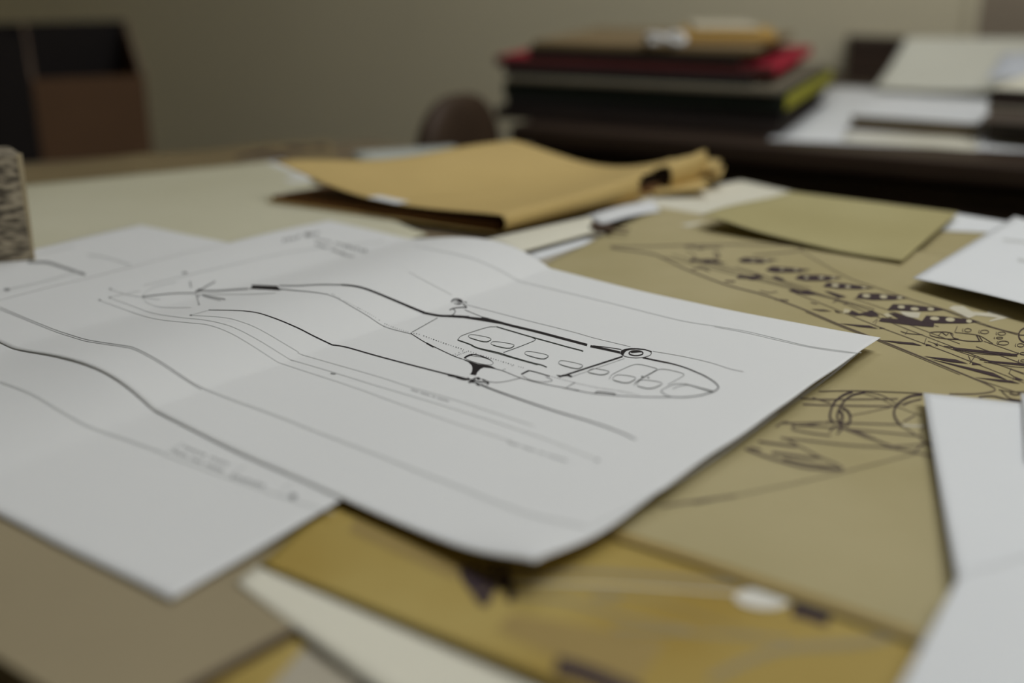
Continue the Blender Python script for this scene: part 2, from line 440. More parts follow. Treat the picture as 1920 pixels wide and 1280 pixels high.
# tan sheet and white sliver at the right edge of the table
s = Sheet(P(1770, 418, .003), P(1960, 430, .003), P(2000, 520, .003), P(1640, 520, .003))
s.build('tan_sheet', M['vellum'], 8, 8)
tag(s.obj, 'plain tan sheet between the olive folder and the white sheet at right', 'paper')
s = Sheet(P(1780, 398, .004), P(1930, 422, .004), P(1960, 440, .004), P(1765, 432, .004))
s.build('white_sliver', M['white_paper2'], 8, 8)
tag(s.obj, 'white paper edge sticking out behind the olive folder at the table edge', 'paper')

# olive folder
def gf_h(s, t):
    return .010 * np.exp(-((s - .0) / .22) ** 2) * sstep(t, .0, .9) + .002 * np.sin(s * 6.0) * t
gfe = empty('olive_folder', PV(1560, 420, .0075))
tag(gfe, 'olive green paper folder with a curled left corner on the tan tracing', 'folder')
gs = Sheet(P(1482, 359, .0095), P(1797, 398, .0105), P(1692, 487, .0115), P(1312, 421, .0125), gf_h)
gs2 = Sheet(P(1478, 364, .0075), P(1790, 404, .0075), P(1690, 490, .0078), P(1330, 428, .0078))
def child_of(o, e):
    o.parent = e; o.matrix_parent_inverse = Matrix.Translation(-Vector(e.location)); return o
child_of(gs2.build('folder_back', M['green_folder'], 16, 16, thick=.0004), gfe)
child_of(gs.build('folder_cover', M['green_folder'], 36, 24, thick=.0005), gfe)

# --- main white drawing (A2, folded once across the middle) ----------------------
FL = P(615, 415, .0068); FR = P(1650, 632, .0178); NR = P(1004, 1084, .0180); NL = FL + NR - FR
NL = NL + (NR - FR) * .01; NL[2] = .0098
def fold_bump(s, t):
    u = np.clip((s - .20) / .30, 0, 1)
    return (.0115 + .003 * (1 - np.clip(t, 0, 1)) ** 2) * u ** 1.5 * (1 - u) / .186
def main_h(s, t):
    h = fold_bump(s, t)
    h = h + .0012 * sstep(s, .22, .0) * (1 + np.sin(t * 5))
    v = np.clip((s - .5) / .5, 0, 1)
    h = h - .0036 * np.sin(v * 3.14159)
    h = h + .0006 * np.sin(s * 21 + t * 8) * np.sin(t * 12)
    d = np.hypot((1 - s) * .598, (1 - t) * .4135)
    h = h + .0085 * np.exp(-(d / .030) ** 1.5)              # near corner curls up
    return h
main = Sheet(FL, FR, NR, NL, main_h)
main.build('helicopter_print', M['white_paper'], 200, 110, sbreak=.5, wob=.0004)
tag(main.obj, 'large white print of a helicopter line drawing, folded once across the middle', 'drawing')

# --- lower white drawing ---------------------------------------------------------
c11 = P(322, 1128, .0068); rr = P(641, 946, .0085) - c11; rr[2] = 0; rr = rr / np.linalg.norm(rr)
ll = np.array([-rr[1], rr[0], 0])
c10 = c11 + rr * .432; c01 = c11 + ll * .598; c00 = c10 + ll * .598
LC = []
for c_, z_ in ((c00, .0058), (c10, .0095), (c11, .0063), (c01, .0065)): LC.append(np.array([c_[0], c_[1], z_]))
def low_h(s, t):                                            # lies under the hump of the upper print
    x = LC[2][:2]; q = (LC[3] - LC[2])[:2]; p_ = (LC[1] - LC[2])[:2]
    X = x + (1 - np.asarray(s))[..., None] * q + (1 - np.asarray(t))[..., None] * p_
    m = np.linalg.inv(np.array([(FR - FL)[:2], (NR - FR)[:2]]).T)
    st_ = (X - FL[:2]) @ m.T; ms, mt = st_[..., 0], st_[..., 1]
    cs, ct = np.clip(ms, 0, 1), np.clip(mt, 0, 1)
    wgt = np.exp(-np.clip(mt - 1, 0, 9) / .2 - np.clip(-mt, 0, 9) / .2 - np.clip(ms - 1, 0, 9) / .2 - np.clip(-ms, 0, 9) / .4)
    zm = main.xyz(cs, ct)[..., 2] - .0009
    sl, tl = np.asarray(s), np.asarray(t)
    zb = LC[0][2] * (1 - sl) * (1 - tl) + LC[1][2] * sl * (1 - tl) + LC[2][2] * sl * tl + LC[3][2] * (1 - sl) * tl
    return wgt * (zm - zb)
lw = Sheet(*LC, low_h)
lw.build('white_print', M['white_paper'], 110, 80, wob=.0003)
tag(lw.obj, 'lower white technical print with its blank corner at the near left', 'drawing')

def c1(*p): return [(180 + x / 5.053, 480 + y / 5.053) for x, y in p]
def c2(*p): return [(560 + x / 4.8, 520 + y / 4.8) for x, y in p]
def c3(*p): return [(820 + x / 5.647, 540 + y / 5.647) for x, y in p]
def c4(*p): return [(1040 + x / 5.333, 600 + y / 5.333) for x, y in p]
def c5(*p): return [(640 + x / 3.0, 400 + y / 3.0) for x, y in p]

# fuselage outline, roof and nose
k = Ink(main)
k.line([(640, 534), (665, 536.5), (690, 543), (730, 559), (770, 576), (797, 587)], 2.4, w2=3.6)
k.line([(797, 587), (825, 592), (850, 592.6), (880, 594.5)], 3.4, w2=3.0)
k.fill([(820, 590.5), (850, 591), (903, 596), (903, 593.6), (912, 595.5), (942, 603.6), (950, 609.5), (905, 602), (870, 596.5), (820, 593.5)])
k.line([(935, 604), (957, 610), (1007, 622), (1057, 635.2), (1101, 646.8)], 3.6)
k.line([(1107, 649), (1135, 654.8), (1163, 661)], 3.4)
k.line([(1112, 648), (1140, 651.5), (1165, 655.2)], 1.0)
k.line(c4((880, 378), (930, 388), (1150, 432), (1300, 475), (1400, 515), (1500, 560), (1590, 615), (1630, 655), (1637, 680), (1610, 705), (1585, 718)), 1.7)
k.line(c4((900, 380), (1000, 402), (1150, 432)), 2.2)
k.fill(c4((655, 335), (665, 305), (700, 290), (760, 281), (830, 283), (900, 290), (970, 312), (972, 322), (900, 301), (820, 293), (760, 297), (715, 310), (695, 335), (690, 350), (665, 345)))
k.ring(1193, 662.5, 28.5, 8.6, .9)
k.ring(1192.5, 662.2, 13.2, 4.6, 1.9)
k.fill(c4((760, 318), (800, 308), (860, 312), (870, 322), (800, 328), (765, 330)))
k.line(c4((680, 365), (100, 553)), 2.3, 10)
k.fill(c4((15, 548), (60, 555), (90, 545), (140, 545), (185, 565), (160, 575), (130, 560), (90, 565), (50, 575)))
k.fill(c3((240, 742), (330, 785), (365, 820), (372, 850), (365, 890), (345, 915), (410, 925), (425, 890), (460, 855), (500, 838), (590, 850), (650, 868), (570, 826), (430, 805), (320, 768)))
k.line(c3((285, 742), (325, 718), (370, 705)), 2.6); k.line(c3((370, 703), (430, 710), (500, 733), (560, 760)), 1.3)
k.line(c3((890, 915), (930, 893), (970, 875)), 2.2); k.line(c3((970, 873), (1050, 893), (1190, 935)), 1.3)
k.line(c4((405, 732), (425, 720), (500, 725), (610, 741)), 1.6)
# tail boom box and rotor blade marks
k.fill([(465, 541.6), (472, 539.5), (472, 534), (520, 536), (523, 540), (531, 543), (522, 544.6), (472, 541.8)])
k.line(c1((950, 335), (975, 322), (1000, 315)), 2.4)
k.line(c2((1150, 592), (1180, 608), (1215, 628)), 2.2)
k.build('helicopter_outline', M['ink'])

# cabin: door frames, windows, lower rails
k = Ink(main)
k.line([(930.7, 612.6), (958, 620.6), (997, 632), (1032.5, 641.8), (1068, 651.6), (1085.6, 656), (1093.6, 658.6)], 1.6)
k.line([(858, 637.4), (882, 646), (896, 652.5), (933, 661), (961.7, 670), (997, 680), (1014.8, 684.3), (1025.4, 688.7)], 1.7)
k.line([(884, 648.5), (898, 654.2), (933, 663.3), (970, 674), (1008, 684.5)], .5)
k.line([(858, 637.4), (860.7, 634), (866, 629.4), (891, 620.6), (915.6, 613.5), (930, 612.6)], .7)
k.line([(997, 632), (1003, 635.6), (1003, 638), (997, 641), (970.5, 651.5), (944, 661)], .8)
wins = [c3((350, 485), (592, 533), (520, 580), (318, 522)), c3((585, 560), (835, 598), (765, 648), (560, 600)),
        c3((945, 662), (1198, 712), (1125, 762), (915, 703)), c3((1305, 760), (1562, 815), (1490, 865), (1272, 805)),
        c4((385, 480), (568, 515), (480, 556), (312, 522)), c4((625, 540), (838, 575), (730, 640), (562, 598)), c4((860, 590), (1112, 630), (960, 695), (808, 660))]
for wv in wins:
    cc = chaikin(wv); k.line(cc, .55, 1, closed=True)
    k.line(cc[int(len(cc) * .28):int(len(cc) * .74)], 1.25, 1)
k.line(c4((545, 595), (560, 565), (600, 532), (760, 458), (850, 445), (1000, 480), (1022, 492), (985, 518), (870, 580), (800, 632)), .55)
k.line(c4((790, 655), (830, 615), (960, 540), (1060, 492), (1200, 512), (1290, 542), (1262, 575), (1130, 648)), .55)
k.line(c4((1060, 715), (1090, 690), (1200, 642), (1310, 640)), .7); k.line(c4((1310, 640), (1450, 680), (1585, 718)), 1.0, w2=2.2)
k.line(c4((1060, 715), (1120, 755), (1180, 770), (1300, 772), (1450, 755), (1585, 720)), .8, w2=1.6)
k.line(c4((1180, 690), (1240, 665), (1330, 648)), .6)
for q in c4((875, 565), (937, 577)): k.oval(q[0], q[1], 1.8, 1.1)
k.build('cabin_windows', M['ink_green'])

# antennas, hub, undercarriage and dotted lines
k = Ink(main)
k.line(c3((150, 150), (165, 128), (205, 118), (245, 128), (270, 150)), 2.2)
k.ring(859, 567.5, 7, 3.6, .8); k.ring(860.5, 567.5, 3.2, 1.8, .9)
k.line(c3((270, 165), (290, 185), (310, 205)), 1.6); k.line(c3((285, 150), (315, 155)), 1.4, 3); k.line(c3((260, 205), (312, 208)), 1.6, 3)
k.line(c3((130, 235), (150, 222), (190, 212), (265, 205)), 1.4)
k.line(c3((165, 220), (188, 240), (180, 270), (150, 290)), 1.0)
k.line(c3((290, 232), (470, 305)), .7, 8)
k.line([(820.4, 596), (772.5, 623)], .7, 8)
k.line([(770, 625), (795.4, 640.8), (820, 653), (849.6, 667), (866, 673)], 1.0)
k.dash([(770, 624.5), (789, 628), (831, 643), (872.5, 656.5), (902, 666), (956, 682.5), (985, 691)], 1.2, 2.3, 2.6)
k.dash(c3((165, 710), (300, 655)), 1.1, 2.0, 1.8); k.dash(c3((185, 722), (330, 668)), 1.1, 2.0, 1.8)
k.dash(c3((680, 875), (810, 815)), 1.2, 1.4, 1.6)
k.line(c3((320, 715), (300, 745), (360, 775), (470, 805), (560, 815), (592, 795), (560, 762), (480, 735), (400, 722), (330, 712)), .5)
k.line(c3((900, 930), (980, 972), (1100, 995), (1190, 990), (1215, 975), (1150, 940)), .5)
k.line(c3((480, 980), (610, 1000), (720, 990), (880, 955)), .6)
k.line(c3((500, 838), (590, 850), (700, 880), (890, 955), (1100, 1010), (1330, 1055), (1500, 1085)), .7)
k.line([(1055, 727), (1115, 738), (1190, 743.5), (1235, 744.6), (1262, 744.4)], .8)
k.dash([(1029, 704.7), (1075, 717), (1120, 727), (1160, 733), (1200, 741)], .8, 3, 2)
k.line(c3((1460, 1000), (1360, 1060)), .7, 4)
# rotor hub scribble under the pylon
for a in [((320, 950), (360, 975), (420, 985), (470, 1000)), ((340, 1005), (375, 965), (430, 950), (460, 965)), ((330, 985), (345, 1010)), ((400, 960), (385, 1000)), ((410, 1020), (450, 1035)),
          ((440, 990), (500, 1000), (545, 1010), (525, 1025)), ((470, 965), (520, 985), (545, 1005)), ((110, 925), (180, 940), (250, 955), (310, 965)), ((200, 950), (280, 972), (330, 970)), ((390, 1000), (430, 1010), (450, 1030))]:
    k.line(c3(*a), 1.5, 4)
k.fill(c3((340, 985), (375, 970), (400, 985), (380, 1005), (350, 1000))); k.fill(c3((410, 955), (440, 950), (465, 965), (430, 972)))
# long rotor blade line
k.line([(391, 581.3), (437, 582), (463, 583.5), (485, 587), (504.6, 593), (528, 601.7), (560, 615.6), (589, 630.4), (622.5, 646.5)], 1.0, w2=1.9)
k.line([(622.5, 646.5), (649.6, 651), (706, 667), (768, 683.5), (831, 699.6), (856, 705.4), (880, 712)], 1.6, w2=2.2)
k.line([(901, 721), (926.7, 731.5), (973, 748), (1040, 770.5), (1107, 790.5), (1157, 808), (1192, 824)], 2.3, w2=1.3)
k.build('rotor_and_fittings', M['ink'])

# tail, blades and dimension lines in grey
k = Ink(main)
k.line([(523, 535.6), (560, 535.5), (600, 533.6), (640, 534)], 1.9, w2=2.4)
k.line([(523, 541.5), (560, 545.4), (581, 547), (616, 552)], 1.8, w2=1.2)
k.line([(465, 541.4), (435, 543.3), (404, 545.3), (378, 545.5), (366, 547.5)], 2.6)
k.line(c1((1000, 316), (1060, 280), (1130, 242)), 2.2); k.line(c1((1005, 370), (1225, 412)), 2.0, 5); k.line(c1((1020, 380), (1180, 425)), .8, 5)
k.line(c1((945, 355), (975, 455)), 1.4, 4); k.oval(*c1((975, 460))[0], 2, 1.4); k.oval(*c1((972, 380))[0], 2.2, 1.6)
k.line(c1((448, 385), (650, 362), (800, 352), (940, 352)), 1.9); k.oval(*c1((448, 385))[0], 2.2, 3)
k.oval(*c1((840, 160))[0], 5, 2); k.line(c1((890, 240), (900, 300)), 2.0, 4)
k.line([(616, 553), (633, 559.5), (660, 575), (689, 592), (722.5, 612.7), (770, 626)], .8)
k.dash([(622, 551), (643, 562.5), (693, 588.8), (727, 609.6), (770, 624)], 1.4, 2.0, 2.2)
for q in [(187, 562.5), (206, 558), (207, 542), (358, 591), (622, 700.5)]: k.oval(q[0], q[1], 2.6, 1.6)
k.oval(626, 701, 4, 1.6)
k.line([(0, 576), (50, 597), (100, 617), (130, 627), (160, 636), (187, 641), (230, 647.5), (253, 652.5), (293, 673), (333, 699), (360, 717), (383, 729)], .8, w2=1.0)
k.line([(0, 580), (50, 600.5), (100, 620.5), (130, 630.5), (160, 639.5), (187, 644), (230, 650.5), (253, 656), (293, 677), (333, 703), (358, 719), (378, 731)], .6, w2=.8)
k.line([(1608.7, 662), (1575, 690), (1538, 718), (1459, 773)], 1.0, w2=.7, n=8)
k.line([(873, 571), (973, 597), (1073, 622), (1115, 634), (1182, 650)], .45); k.line([(1224, 658.5), (1284, 669), (1332, 680), (1368, 691.5), (1394, 697)], .5)
k.line(c4((700, 385), (170, 568)), .5, 8)
k.build('grey_linework', M['ink_grey'])

# faint lines, border and lettering too soft to read
k = Ink(main)
k.line([(187, 563), (259, 589), (299, 599), (352, 604.7), (388, 608.6), (421.5, 619.5), (457, 638), (522, 679.5)], .9)
k.line([(522, 679.5), (560, 692), (664, 726), (727, 749), (850, 792), (960, 828)], .9)
k.line([(206, 558), (249, 574), (287, 587), (338, 595), (378, 599), (413.5, 605.7), (445, 616.6), (489, 640), (544, 674)], .9)
k.line([(544, 674), (622, 697), (706, 723), (830, 760), (1000, 815), (1120, 862)], .9)
k.line([(358, 591), (417.5, 594.8), (451, 602.7), (489, 618.5), (560, 660)], .9)
k.line([(560, 660), (572, 666.5), (706, 705), (768, 725), (860, 752), (1000, 798)], .9)
k.line([(207, 542), (240, 553), (300, 562)], .9); k.line(c1((448, 385), (470, 345), (560, 295), (760, 245)), .9); k.line(c1((448, 390), (480, 440), (580, 478), (700, 488), (900, 488)), .9)
k.line(c1((960, 360), (1400, 362), (1700, 350)), 1.2, 5)
k.line(c1((130, 390), (420, 330)), .9, 5); k.line(c1((900, 560), (1060, 515)), .8, 4)
k.line([(383, 729), (440, 751), (520, 780), (600, 812), (700, 850), (800, 890), (860, 913), (921, 938), (992, 964), (1043, 976), (1104, 989)], 2.6, w2=3.2)
k.line([(1459, 773), (1340, 858), (1220, 930), (1110, 988)], .8, w2=2)
k.line([(780, 462), (873, 481), (917, 497), (945, 511), (973, 527)], 1.2); k.line([(973, 527), (1040, 543), (1140, 567), (1273, 600), (1340, 611), (1399, 621), (1459, 635), (1518, 649), (1587, 659), (1608, 662)], .9)
k.line([(1340, 613), (1399, 624), (1459, 638), (1518, 651), (1587, 661), (1615, 661)], .6)
k.line([(767, 510), (800, 528), (847, 553)], .8)
k.line([(0, 548), (80, 530), (150, 513)], .01)
k.line([(720, 452), (560, 470), (420, 500), (270, 535)], .8)
# captions under the drawing
def caption(k, x0, y0, x1, y1, words, hgt, w=1.0):
    L = math.hypot(x1 - x0, y1 - y0); ux, uy = (x1 - x0) / L, (y1 - y0) / L; pos = 0; tot = sum(words) + len(words) - 1
    for wd in words:
        for j in range(wd):
            cx = x0 + ux * L * (pos + j + .5) / tot; cy = y0 + uy * L * (pos + j + .5) / tot; st_ = L / tot * .32
            k.line([(cx - ux * st_, cy - uy * st_ + hgt * .5), (cx - ux * st_, cy - uy * st_ - hgt * .5)], w, 1)
            k.line([(cx - ux * st_, cy - uy * st_ - hgt * .4 * (j % 2)), (cx + ux * st_, cy + uy * st_ - hgt * .4 * (j % 3 == 0))], w, 1)
        pos += wd + 1
k.build('faint_linework', M['ink_faint'])
k = Ink(main)
caption(k, 771, 731, 842, 753, [4, 5, 2, 6], 2.6, 1.1)
caption(k, 952, 829, 1064, 865, [4, 5, 2, 7], 3.4, 1.4)
caption(k, 530, 452, 600, 436, [4, 3], 6, 2.0); k.oval(577, 440, 7, 4)
caption(k, 590, 448, 655, 462, [5, 4], 4, 1.6); caption(k, 592, 458, 650, 478, [4, 5], 5, 2.0); caption(k, 645, 462, 690, 472, [6], 7, 2.0); caption(k, 640, 476, 665, 482, [4], 4, 1.5)
k.oval(1120, 863, 4, 2)
k.build('lettering', M['ink_grey'])

# ink on the lower print
k = Ink(lw)
k.line([(0, 716), (33, 728), (67, 743), (117, 773), (167, 800), (233, 823), (305, 849)], 3.4)
k.line([(305, 852), (420, 893), (540, 935), (625, 962)], 1.6)
k.line([(310, 851), (345, 830)], 1.5, 3); k.line([(430, 893), (460, 873)], 1.2, 3); k.line([(520, 928), (548, 905)], 1.2, 3)
k.line([(70, 478), (140, 462)], 1.0, 3); k.line([(165, 478), (200, 483), (245, 497)], 2.0)
k.line([(12, 543), (80, 528), (150, 508)], 1.2)
k.build('border_and_title_block', M['ink_faint'])
k = Ink(lw)
caption(k, 325, 846, 420, 884, [5, 4, 6], 6, 1.6); caption(k, 345, 838, 430, 872, [6, 5], 5, 1.5); caption(k, 435, 893, 498, 913, [7], 7, 2.0)
k.line([(52, 491.5), (87, 492), (112, 499), (160, 515)], 4.2); k.oval(549, 931, 7, 6); k.oval(13, 543, 6, 3)
k.build('dark_marks', M['ink_grey'])

# ------------------------------------------------------------------ ink on the tan tracing
def d5(*p): return [(1120 + x / 4.8, 420 + y / 4.8) for x, y in p]
def d6(*p): return [(1520 + x / 4.8, 480 + y / 4.8) for x, y in p]
def d7(*p): return [(1340 + x / 4.364, 700 + y / 4.364) for x, y in p]
def d8(*p): return [(1720 + x / 5.82, 540 + y / 5.82) for x, y in p]
k = Ink(va, .0003)
lower = [(1145, 465), (1220, 476), (1237, 481.5), (1287, 505.4), (1339, 526), (1370, 536.7), (1432, 553), (1474, 568), (1511, 582), (1570, 607), (1621, 627), (1655, 640), (1728, 669.6), (1824, 709), (1853, 721.7), (1865, 729), (1861.7, 734), (1832, 738.5), (1780, 739)]
k.line(lower, 1.9, 6)
k.line([(1510, 585), (1570, 610), (1621, 630), (1655, 643), (1728, 673), (1800, 703)], .7)
k.line([(1145, 462), (1220, 462), (1290, 460), (1400, 459), (1495, 461), (1504, 466), (1490, 472), (1412, 479)], 1.4)
k.line([(1500, 470), (1582, 517), (1645, 540), (1707, 561), (1776, 582), (1832, 603), (1870, 616), (1910, 626)], .9)
k.line([(1740, 571), (1776, 584), (1832, 606), (1908, 628)], .8)
for a, b, w_ in [((1245, 482), (1560, 560), .9), ((1260, 478), (1640, 580), .8), ((1300, 485), (1520, 540), .7), ((1380, 500), (1640, 585), .7), ((1480, 545), (1645, 612), .9), ((1560, 560), (1700, 617), .8),
                 ((1645, 612), (1780, 662), .9), ((1700, 617), (1920, 702), .8), ((1640, 585), (1800, 645), .7), ((1600, 560), (1760, 613), .6), ((1780, 662), (1920, 718), .9), ((1740, 640), (1920, 700), .8), ((1830, 650), (1925, 685), 1.0), ((1845, 640), (1925, 668), .8), ((1825, 709), (1925, 742), .9)]:
    k.line([a, b], w_, 10)
k.build('fuselage_lines', M['pencil_tan'])
k = Ink(va, .0004)
def rib(pts, conv): k.fill(conv(*pts))
rib([(690, 485), (740, 435), (900, 440), (1100, 465), (1210, 487), (1100, 499), (900, 499)], d6)
rib([(1000, 590), (1040, 538), (1200, 545), (1400, 570), (1525, 593), (1400, 609), (1200, 609), (1100, 605)], d6)
rib([(610, 590), (640, 558), (800, 570), (700, 515), (770, 515), (990, 592), (1112, 605), (1105, 642), (900, 625)], d6)
rib([(405, 380), (440, 338), (600, 338), (800, 360), (885, 380), (750, 397), (560, 399)], d6)
rib([(110, 277), (150, 240), (300, 248), (450, 268), (575, 292), (450, 302), (250, 297)], d6)
k.fill([(1490, 523), (1500, 515.5), (1540, 516), (1580, 521), (1550, 527), (1510, 527)])
k.fill([(1435, 507), (1447, 499.5), (1480, 502.5), (1520, 506), (1497, 511), (1453, 511.5)])
k.fill([(1383, 488), (1397, 483), (1430, 486), (1460, 487), (1427, 494), (1393, 492.5)])
k.fill([(1293, 492), (1297, 484), (1315, 487), (1330, 486), (1345, 489), (1362, 494), (1340, 494), (1325, 494), (1312, 490), (1303, 490)])
k.fill([(1380, 522), (1386, 515), (1402, 518), (1420, 516), (1432, 521), (1412, 526), (1400, 523)]); k.fill([(1446, 520), (1456, 518), (1472, 525), (1462, 527)])
k.fill([(1478, 546), (1486, 541), (1500, 547), (1515, 544), (1532, 553), (1512, 553), (1500, 551)]); k.fill([(1545, 546), (1556, 547), (1588, 557), (1572, 559)])
k.fill(d6((340, 520), (370, 490), (440, 520), (520, 500), (600, 545), (540, 550), (470, 535), (400, 540)))
k.fill(d6((520, 490), (560, 490), (620, 540), (560, 545)))
for pts in [((0, 480), (120, 485), (190, 500), (90, 498)), ((250, 608), (530, 628), (610, 657), (440, 640)), ((620, 758), (920, 782), (1005, 810), (800, 790)), ((1010, 903), (1300, 932), (1420, 972), (1250, 955)),
            ((1060, 925), (1640, 1052), (1770, 1118), (1640, 1085)), ((1470, 1093), (1800, 1122), (1890, 1152), (1700, 1133)),
            ((1040, 792), (1035, 810), (1095, 808)), ((1455, 955), (1450, 982), (1545, 982)), ((1840, 1088), (1838, 1116), (1925, 1122)), ((625, 640), (618, 656), (672, 656)), ((210, 490), (240, 500), (280, 520), (230, 510))]:
    k.fill(d6(*pts))
for pts, w_ in [(((1020, 800), (1040, 740)), .8), (((1420, 900), (1445, 960)), .8), (((1485, 895), (1430, 970)), .9), (((1805, 1010), (1785, 1060)), .9), (((1780, 1055), (1850, 1100)), .8), (((1320, 635), (1295, 690)), .8),
                (((870, 675), (850, 710)), .8), (((810, 680), (880, 700), (1010, 710)), .9), (((1115, 790), (1145, 810)), .9), (((1125, 815), (1140, 785)), .9), (((1820, 1120), (1830, 1085)), .8)]:
    k.line(d6(*pts), w_, 4)
for pts, w_ in [(((1070, 700), (1090, 688), (1200, 685), (1275, 700), (1280, 735), (1330, 752), (1200, 745), (1100, 725), (1070, 710)), 1.0), (((1150, 720), (1180, 690), (1220, 715), (1250, 690), (1270, 720)), 1.0),
                (((1330, 755), (1420, 768), (1540, 770)), 1.0), (((1490, 710), (1520, 765)), 1.4), (((1510, 715), (1550, 770)), 1.0), (((1300, 690), (1400, 700), (1520, 720), (1640, 790)), .8),
                (((1200, 812), (1300, 828), (1500, 850), (1800, 880)), 1.0), (((1280, 835), (1500, 862), (1700, 882), (1860, 890)), 2.4), (((1300, 850), (1500, 880), (1860, 905)), .7),
                (((1520, 935), (1700, 955), (1925, 972)), 1.0), (((1600, 950), (1760, 968), (1925, 985)), 2.2), (((1560, 955), (1800, 995), (1925, 1005)), .7)]:
    k.line(d6(*pts), w_, 5)
for (x, y, rx, ry) in [(1415, 670, 30, 15), (1565, 685, 38, 16), (1720, 700, 36, 14), (1735, 785, 48, 18), (1890, 805, 30, 15), (1700, 740, 30, 8), (1910, 880, 25, 10), (1915, 945, 25, 10)]:
    q = d6((x, y))[0]; k.ring(q[0], q[1], rx / 4.8, ry / 4.8, .8); k.ring(q[0] - 7, q[1], rx / 9, ry / 4.8, .7, 0, 120, 240, 6)
k.ring(1926, 629, 16, 14, 2.0, 0, 90, 270)
k.line(d6((1870, 712), (1930, 715)), 1.0, 3)
# curves at the lower right of the fuselage
k.line([(1878, 733), (1882, 738), (1896, 748), (1925, 752)], 1.2); k.line([(1872, 731), (1895, 735), (1925, 735)], 1.0); k.line([(1835, 745), (1860, 743), (1890, 750), (1925, 756)], 2.0)
k.line([(1893, 738), (1905, 741), (1915, 738)], 1.8)
# wheel arcs
k.line(d7((850, 150), (1200, 146), (1700, 166)), 1.1, 8)
k.line(d7((1130, 152), (1050, 182), (980, 240), (950, 310), (945, 370), (980, 408)), 3.4)
k.line(d7((1230, 158), (1130, 180), (1060, 230), (1012, 310), (1003, 360), (1020, 410), (1060, 430)), 3.0)
k.line(d7((1040, 285), (1088, 312), (1110, 360), (1102, 408), (1075, 432)), 3.6)
k.line(d7((1015, 310), (1040, 330), (1045, 375), (1025, 400)), 4.0)
k.line(d7((1700, 176), (1600, 190), (1512, 240), (1475, 290), (1468, 340), (1490, 390), (1532, 436)), 3.2)
k.line(d7((985, 430), (940, 480)), 2.6, 4); k.line(d7((1040, 460), (1000, 500)), 2.6, 4)
k.build('fuselage_ribs', M['ink_brown'])
k = Ink(va, .0003)
for pts, w_ in [(((1230, 155), (1330, 170), (1420, 205), (1490, 255)), 1.2), (((1230, 170), (1360, 210), (1480, 270), (1700, 350)), .8), (((1110, 348), (1300, 310), (1480, 268), (1600, 230), (1700, 205)), 1.0),
                (((800, 200), (870, 222), (950, 245)), 1.8), (((700, 205), (900, 215), (1500, 210)), 2.0), (((720, 255), (900, 262), (1450, 272)), 2.2), (((1540, 265), (1620, 230), (1690, 215)), 2.0),
                (((500, 440), (570, 400), (650, 425), (640, 460), (800, 492), (950, 510)), 2.4), (((680, 430), (800, 420), (940, 395)), 1.6), (((560, 410), (940, 405), (1500, 420)), 2.0), (((650, 430), (950, 445), (1700, 515)), 2.0),
                (((1060, 450), (1200, 492), (1400, 582), (1600, 640), (1650, 630), (1720, 570), (1790, 600)), 3.0), (((1000, 430), (1180, 500), (1300, 540)), 3.0), (((540, 530), (700, 545), (1100, 590), (1450, 612), (1800, 685)), 2.4), (((1450, 600), (1620, 590), (1760, 575)), 2.0),
                (((1540, 400), (1640, 345)), 2.2), (((1680, 480), (1730, 420)), 1.2), (((1540, 440), (1640, 500), (1720, 560)), 1.6)]:
    k.line(d7(*pts), w_, 5)
k.line(d7((250, 620), (450, 692), (700, 762), (900, 785), (1050, 788)), 4.0, 5); k.line(d7((1050, 785), (1000, 748), (850, 680), (700, 600), (590, 540)), 2.0, 5)
k.line(d7((470, 652), (600, 668), (760, 690), (870, 690)), 4.2, 5); k.line(d7((360, 560), (480, 575), (640, 595), (680, 590)), 3.6, 5); k.line(d7((290, 610), (380, 630)), 3, 4)
k.line(d7((560, 700), (760, 740), (1000, 775)), 3.0, 5)
k.line([(1240, 950), (1320, 938), (1380, 930)], 3, 4); k.line([(1300, 945), (1520, 900), (1720, 850)], 1.2, 6)
for pts, w_ in [((( 790, 200), (900, 215), (960, 205)), 1.2), (((800, 240), (850, 260), (880, 300), (850, 330)), 1.0), (((1040, 250), (1060, 300), (1030, 340)), 1.2)]:
    k.line(d5(*pts), w_, 4)
k.line(d5((780, 205), (860, 200), (920, 225), (1000, 210), (1120, 215)), 1.8); k.line(d5((1060, 250), (1100, 290), (1060, 320)), 2.4, 4); k.line(d5((850, 410), (940, 400), (1010, 425)), 2.2, 4)
k.line(d5((1150, 515), (1240, 520)), 2.6, 4); k.line(d5((1460, 600), (1540, 620), (1620, 610)), 1.2, 4); k.line(d5((1600, 680), (1720, 690)), 2.0, 4)
k.line(d6((200, 420), (260, 400), (330, 420), (300, 440)), 1.2); k.line(d6((0, 420), (60, 435)), 1.4, 4); k.line(d6((560, 600), (600, 570), (580, 620)), .8, 4)
k.build('soft_pencil_lines', M['pencil_tan'])
k = Ink(va, .0005)
for (x, y, rx, ry) in [(815, 462, 32, 14), (935, 480, 38, 14), (1080, 482, 30, 12), (1115, 566, 42, 16), (1255, 576, 42, 18), (1425, 590, 26, 14), (500, 362, 36, 14), (655, 370, 34, 16), (800, 378, 26, 10), (220, 268, 34, 14), (335, 280, 26, 10), (480, 288, 22, 6)]:
    q = d6((x, y))[0]; k.oval(q[0], q[1], rx / 4.8, ry / 4.8, .05)
for (x, y, rx, ry) in [(1512, 521, 4, 1.8), (1540, 521, 5, 2), (1562, 522, 4, 1.4), (1466, 505.5, 4, 1.5), (1492, 506.5, 4, 1.4), (1412, 489, 4, 1.4), (1436, 489.5, 4, 1.3)]: k.oval(x, y, rx, ry)
k.fill(d6((290, 520), (300, 478), (350, 485), (350, 510))); k.fill(d6((650, 530), (690, 515), (740, 545), (690, 555)))
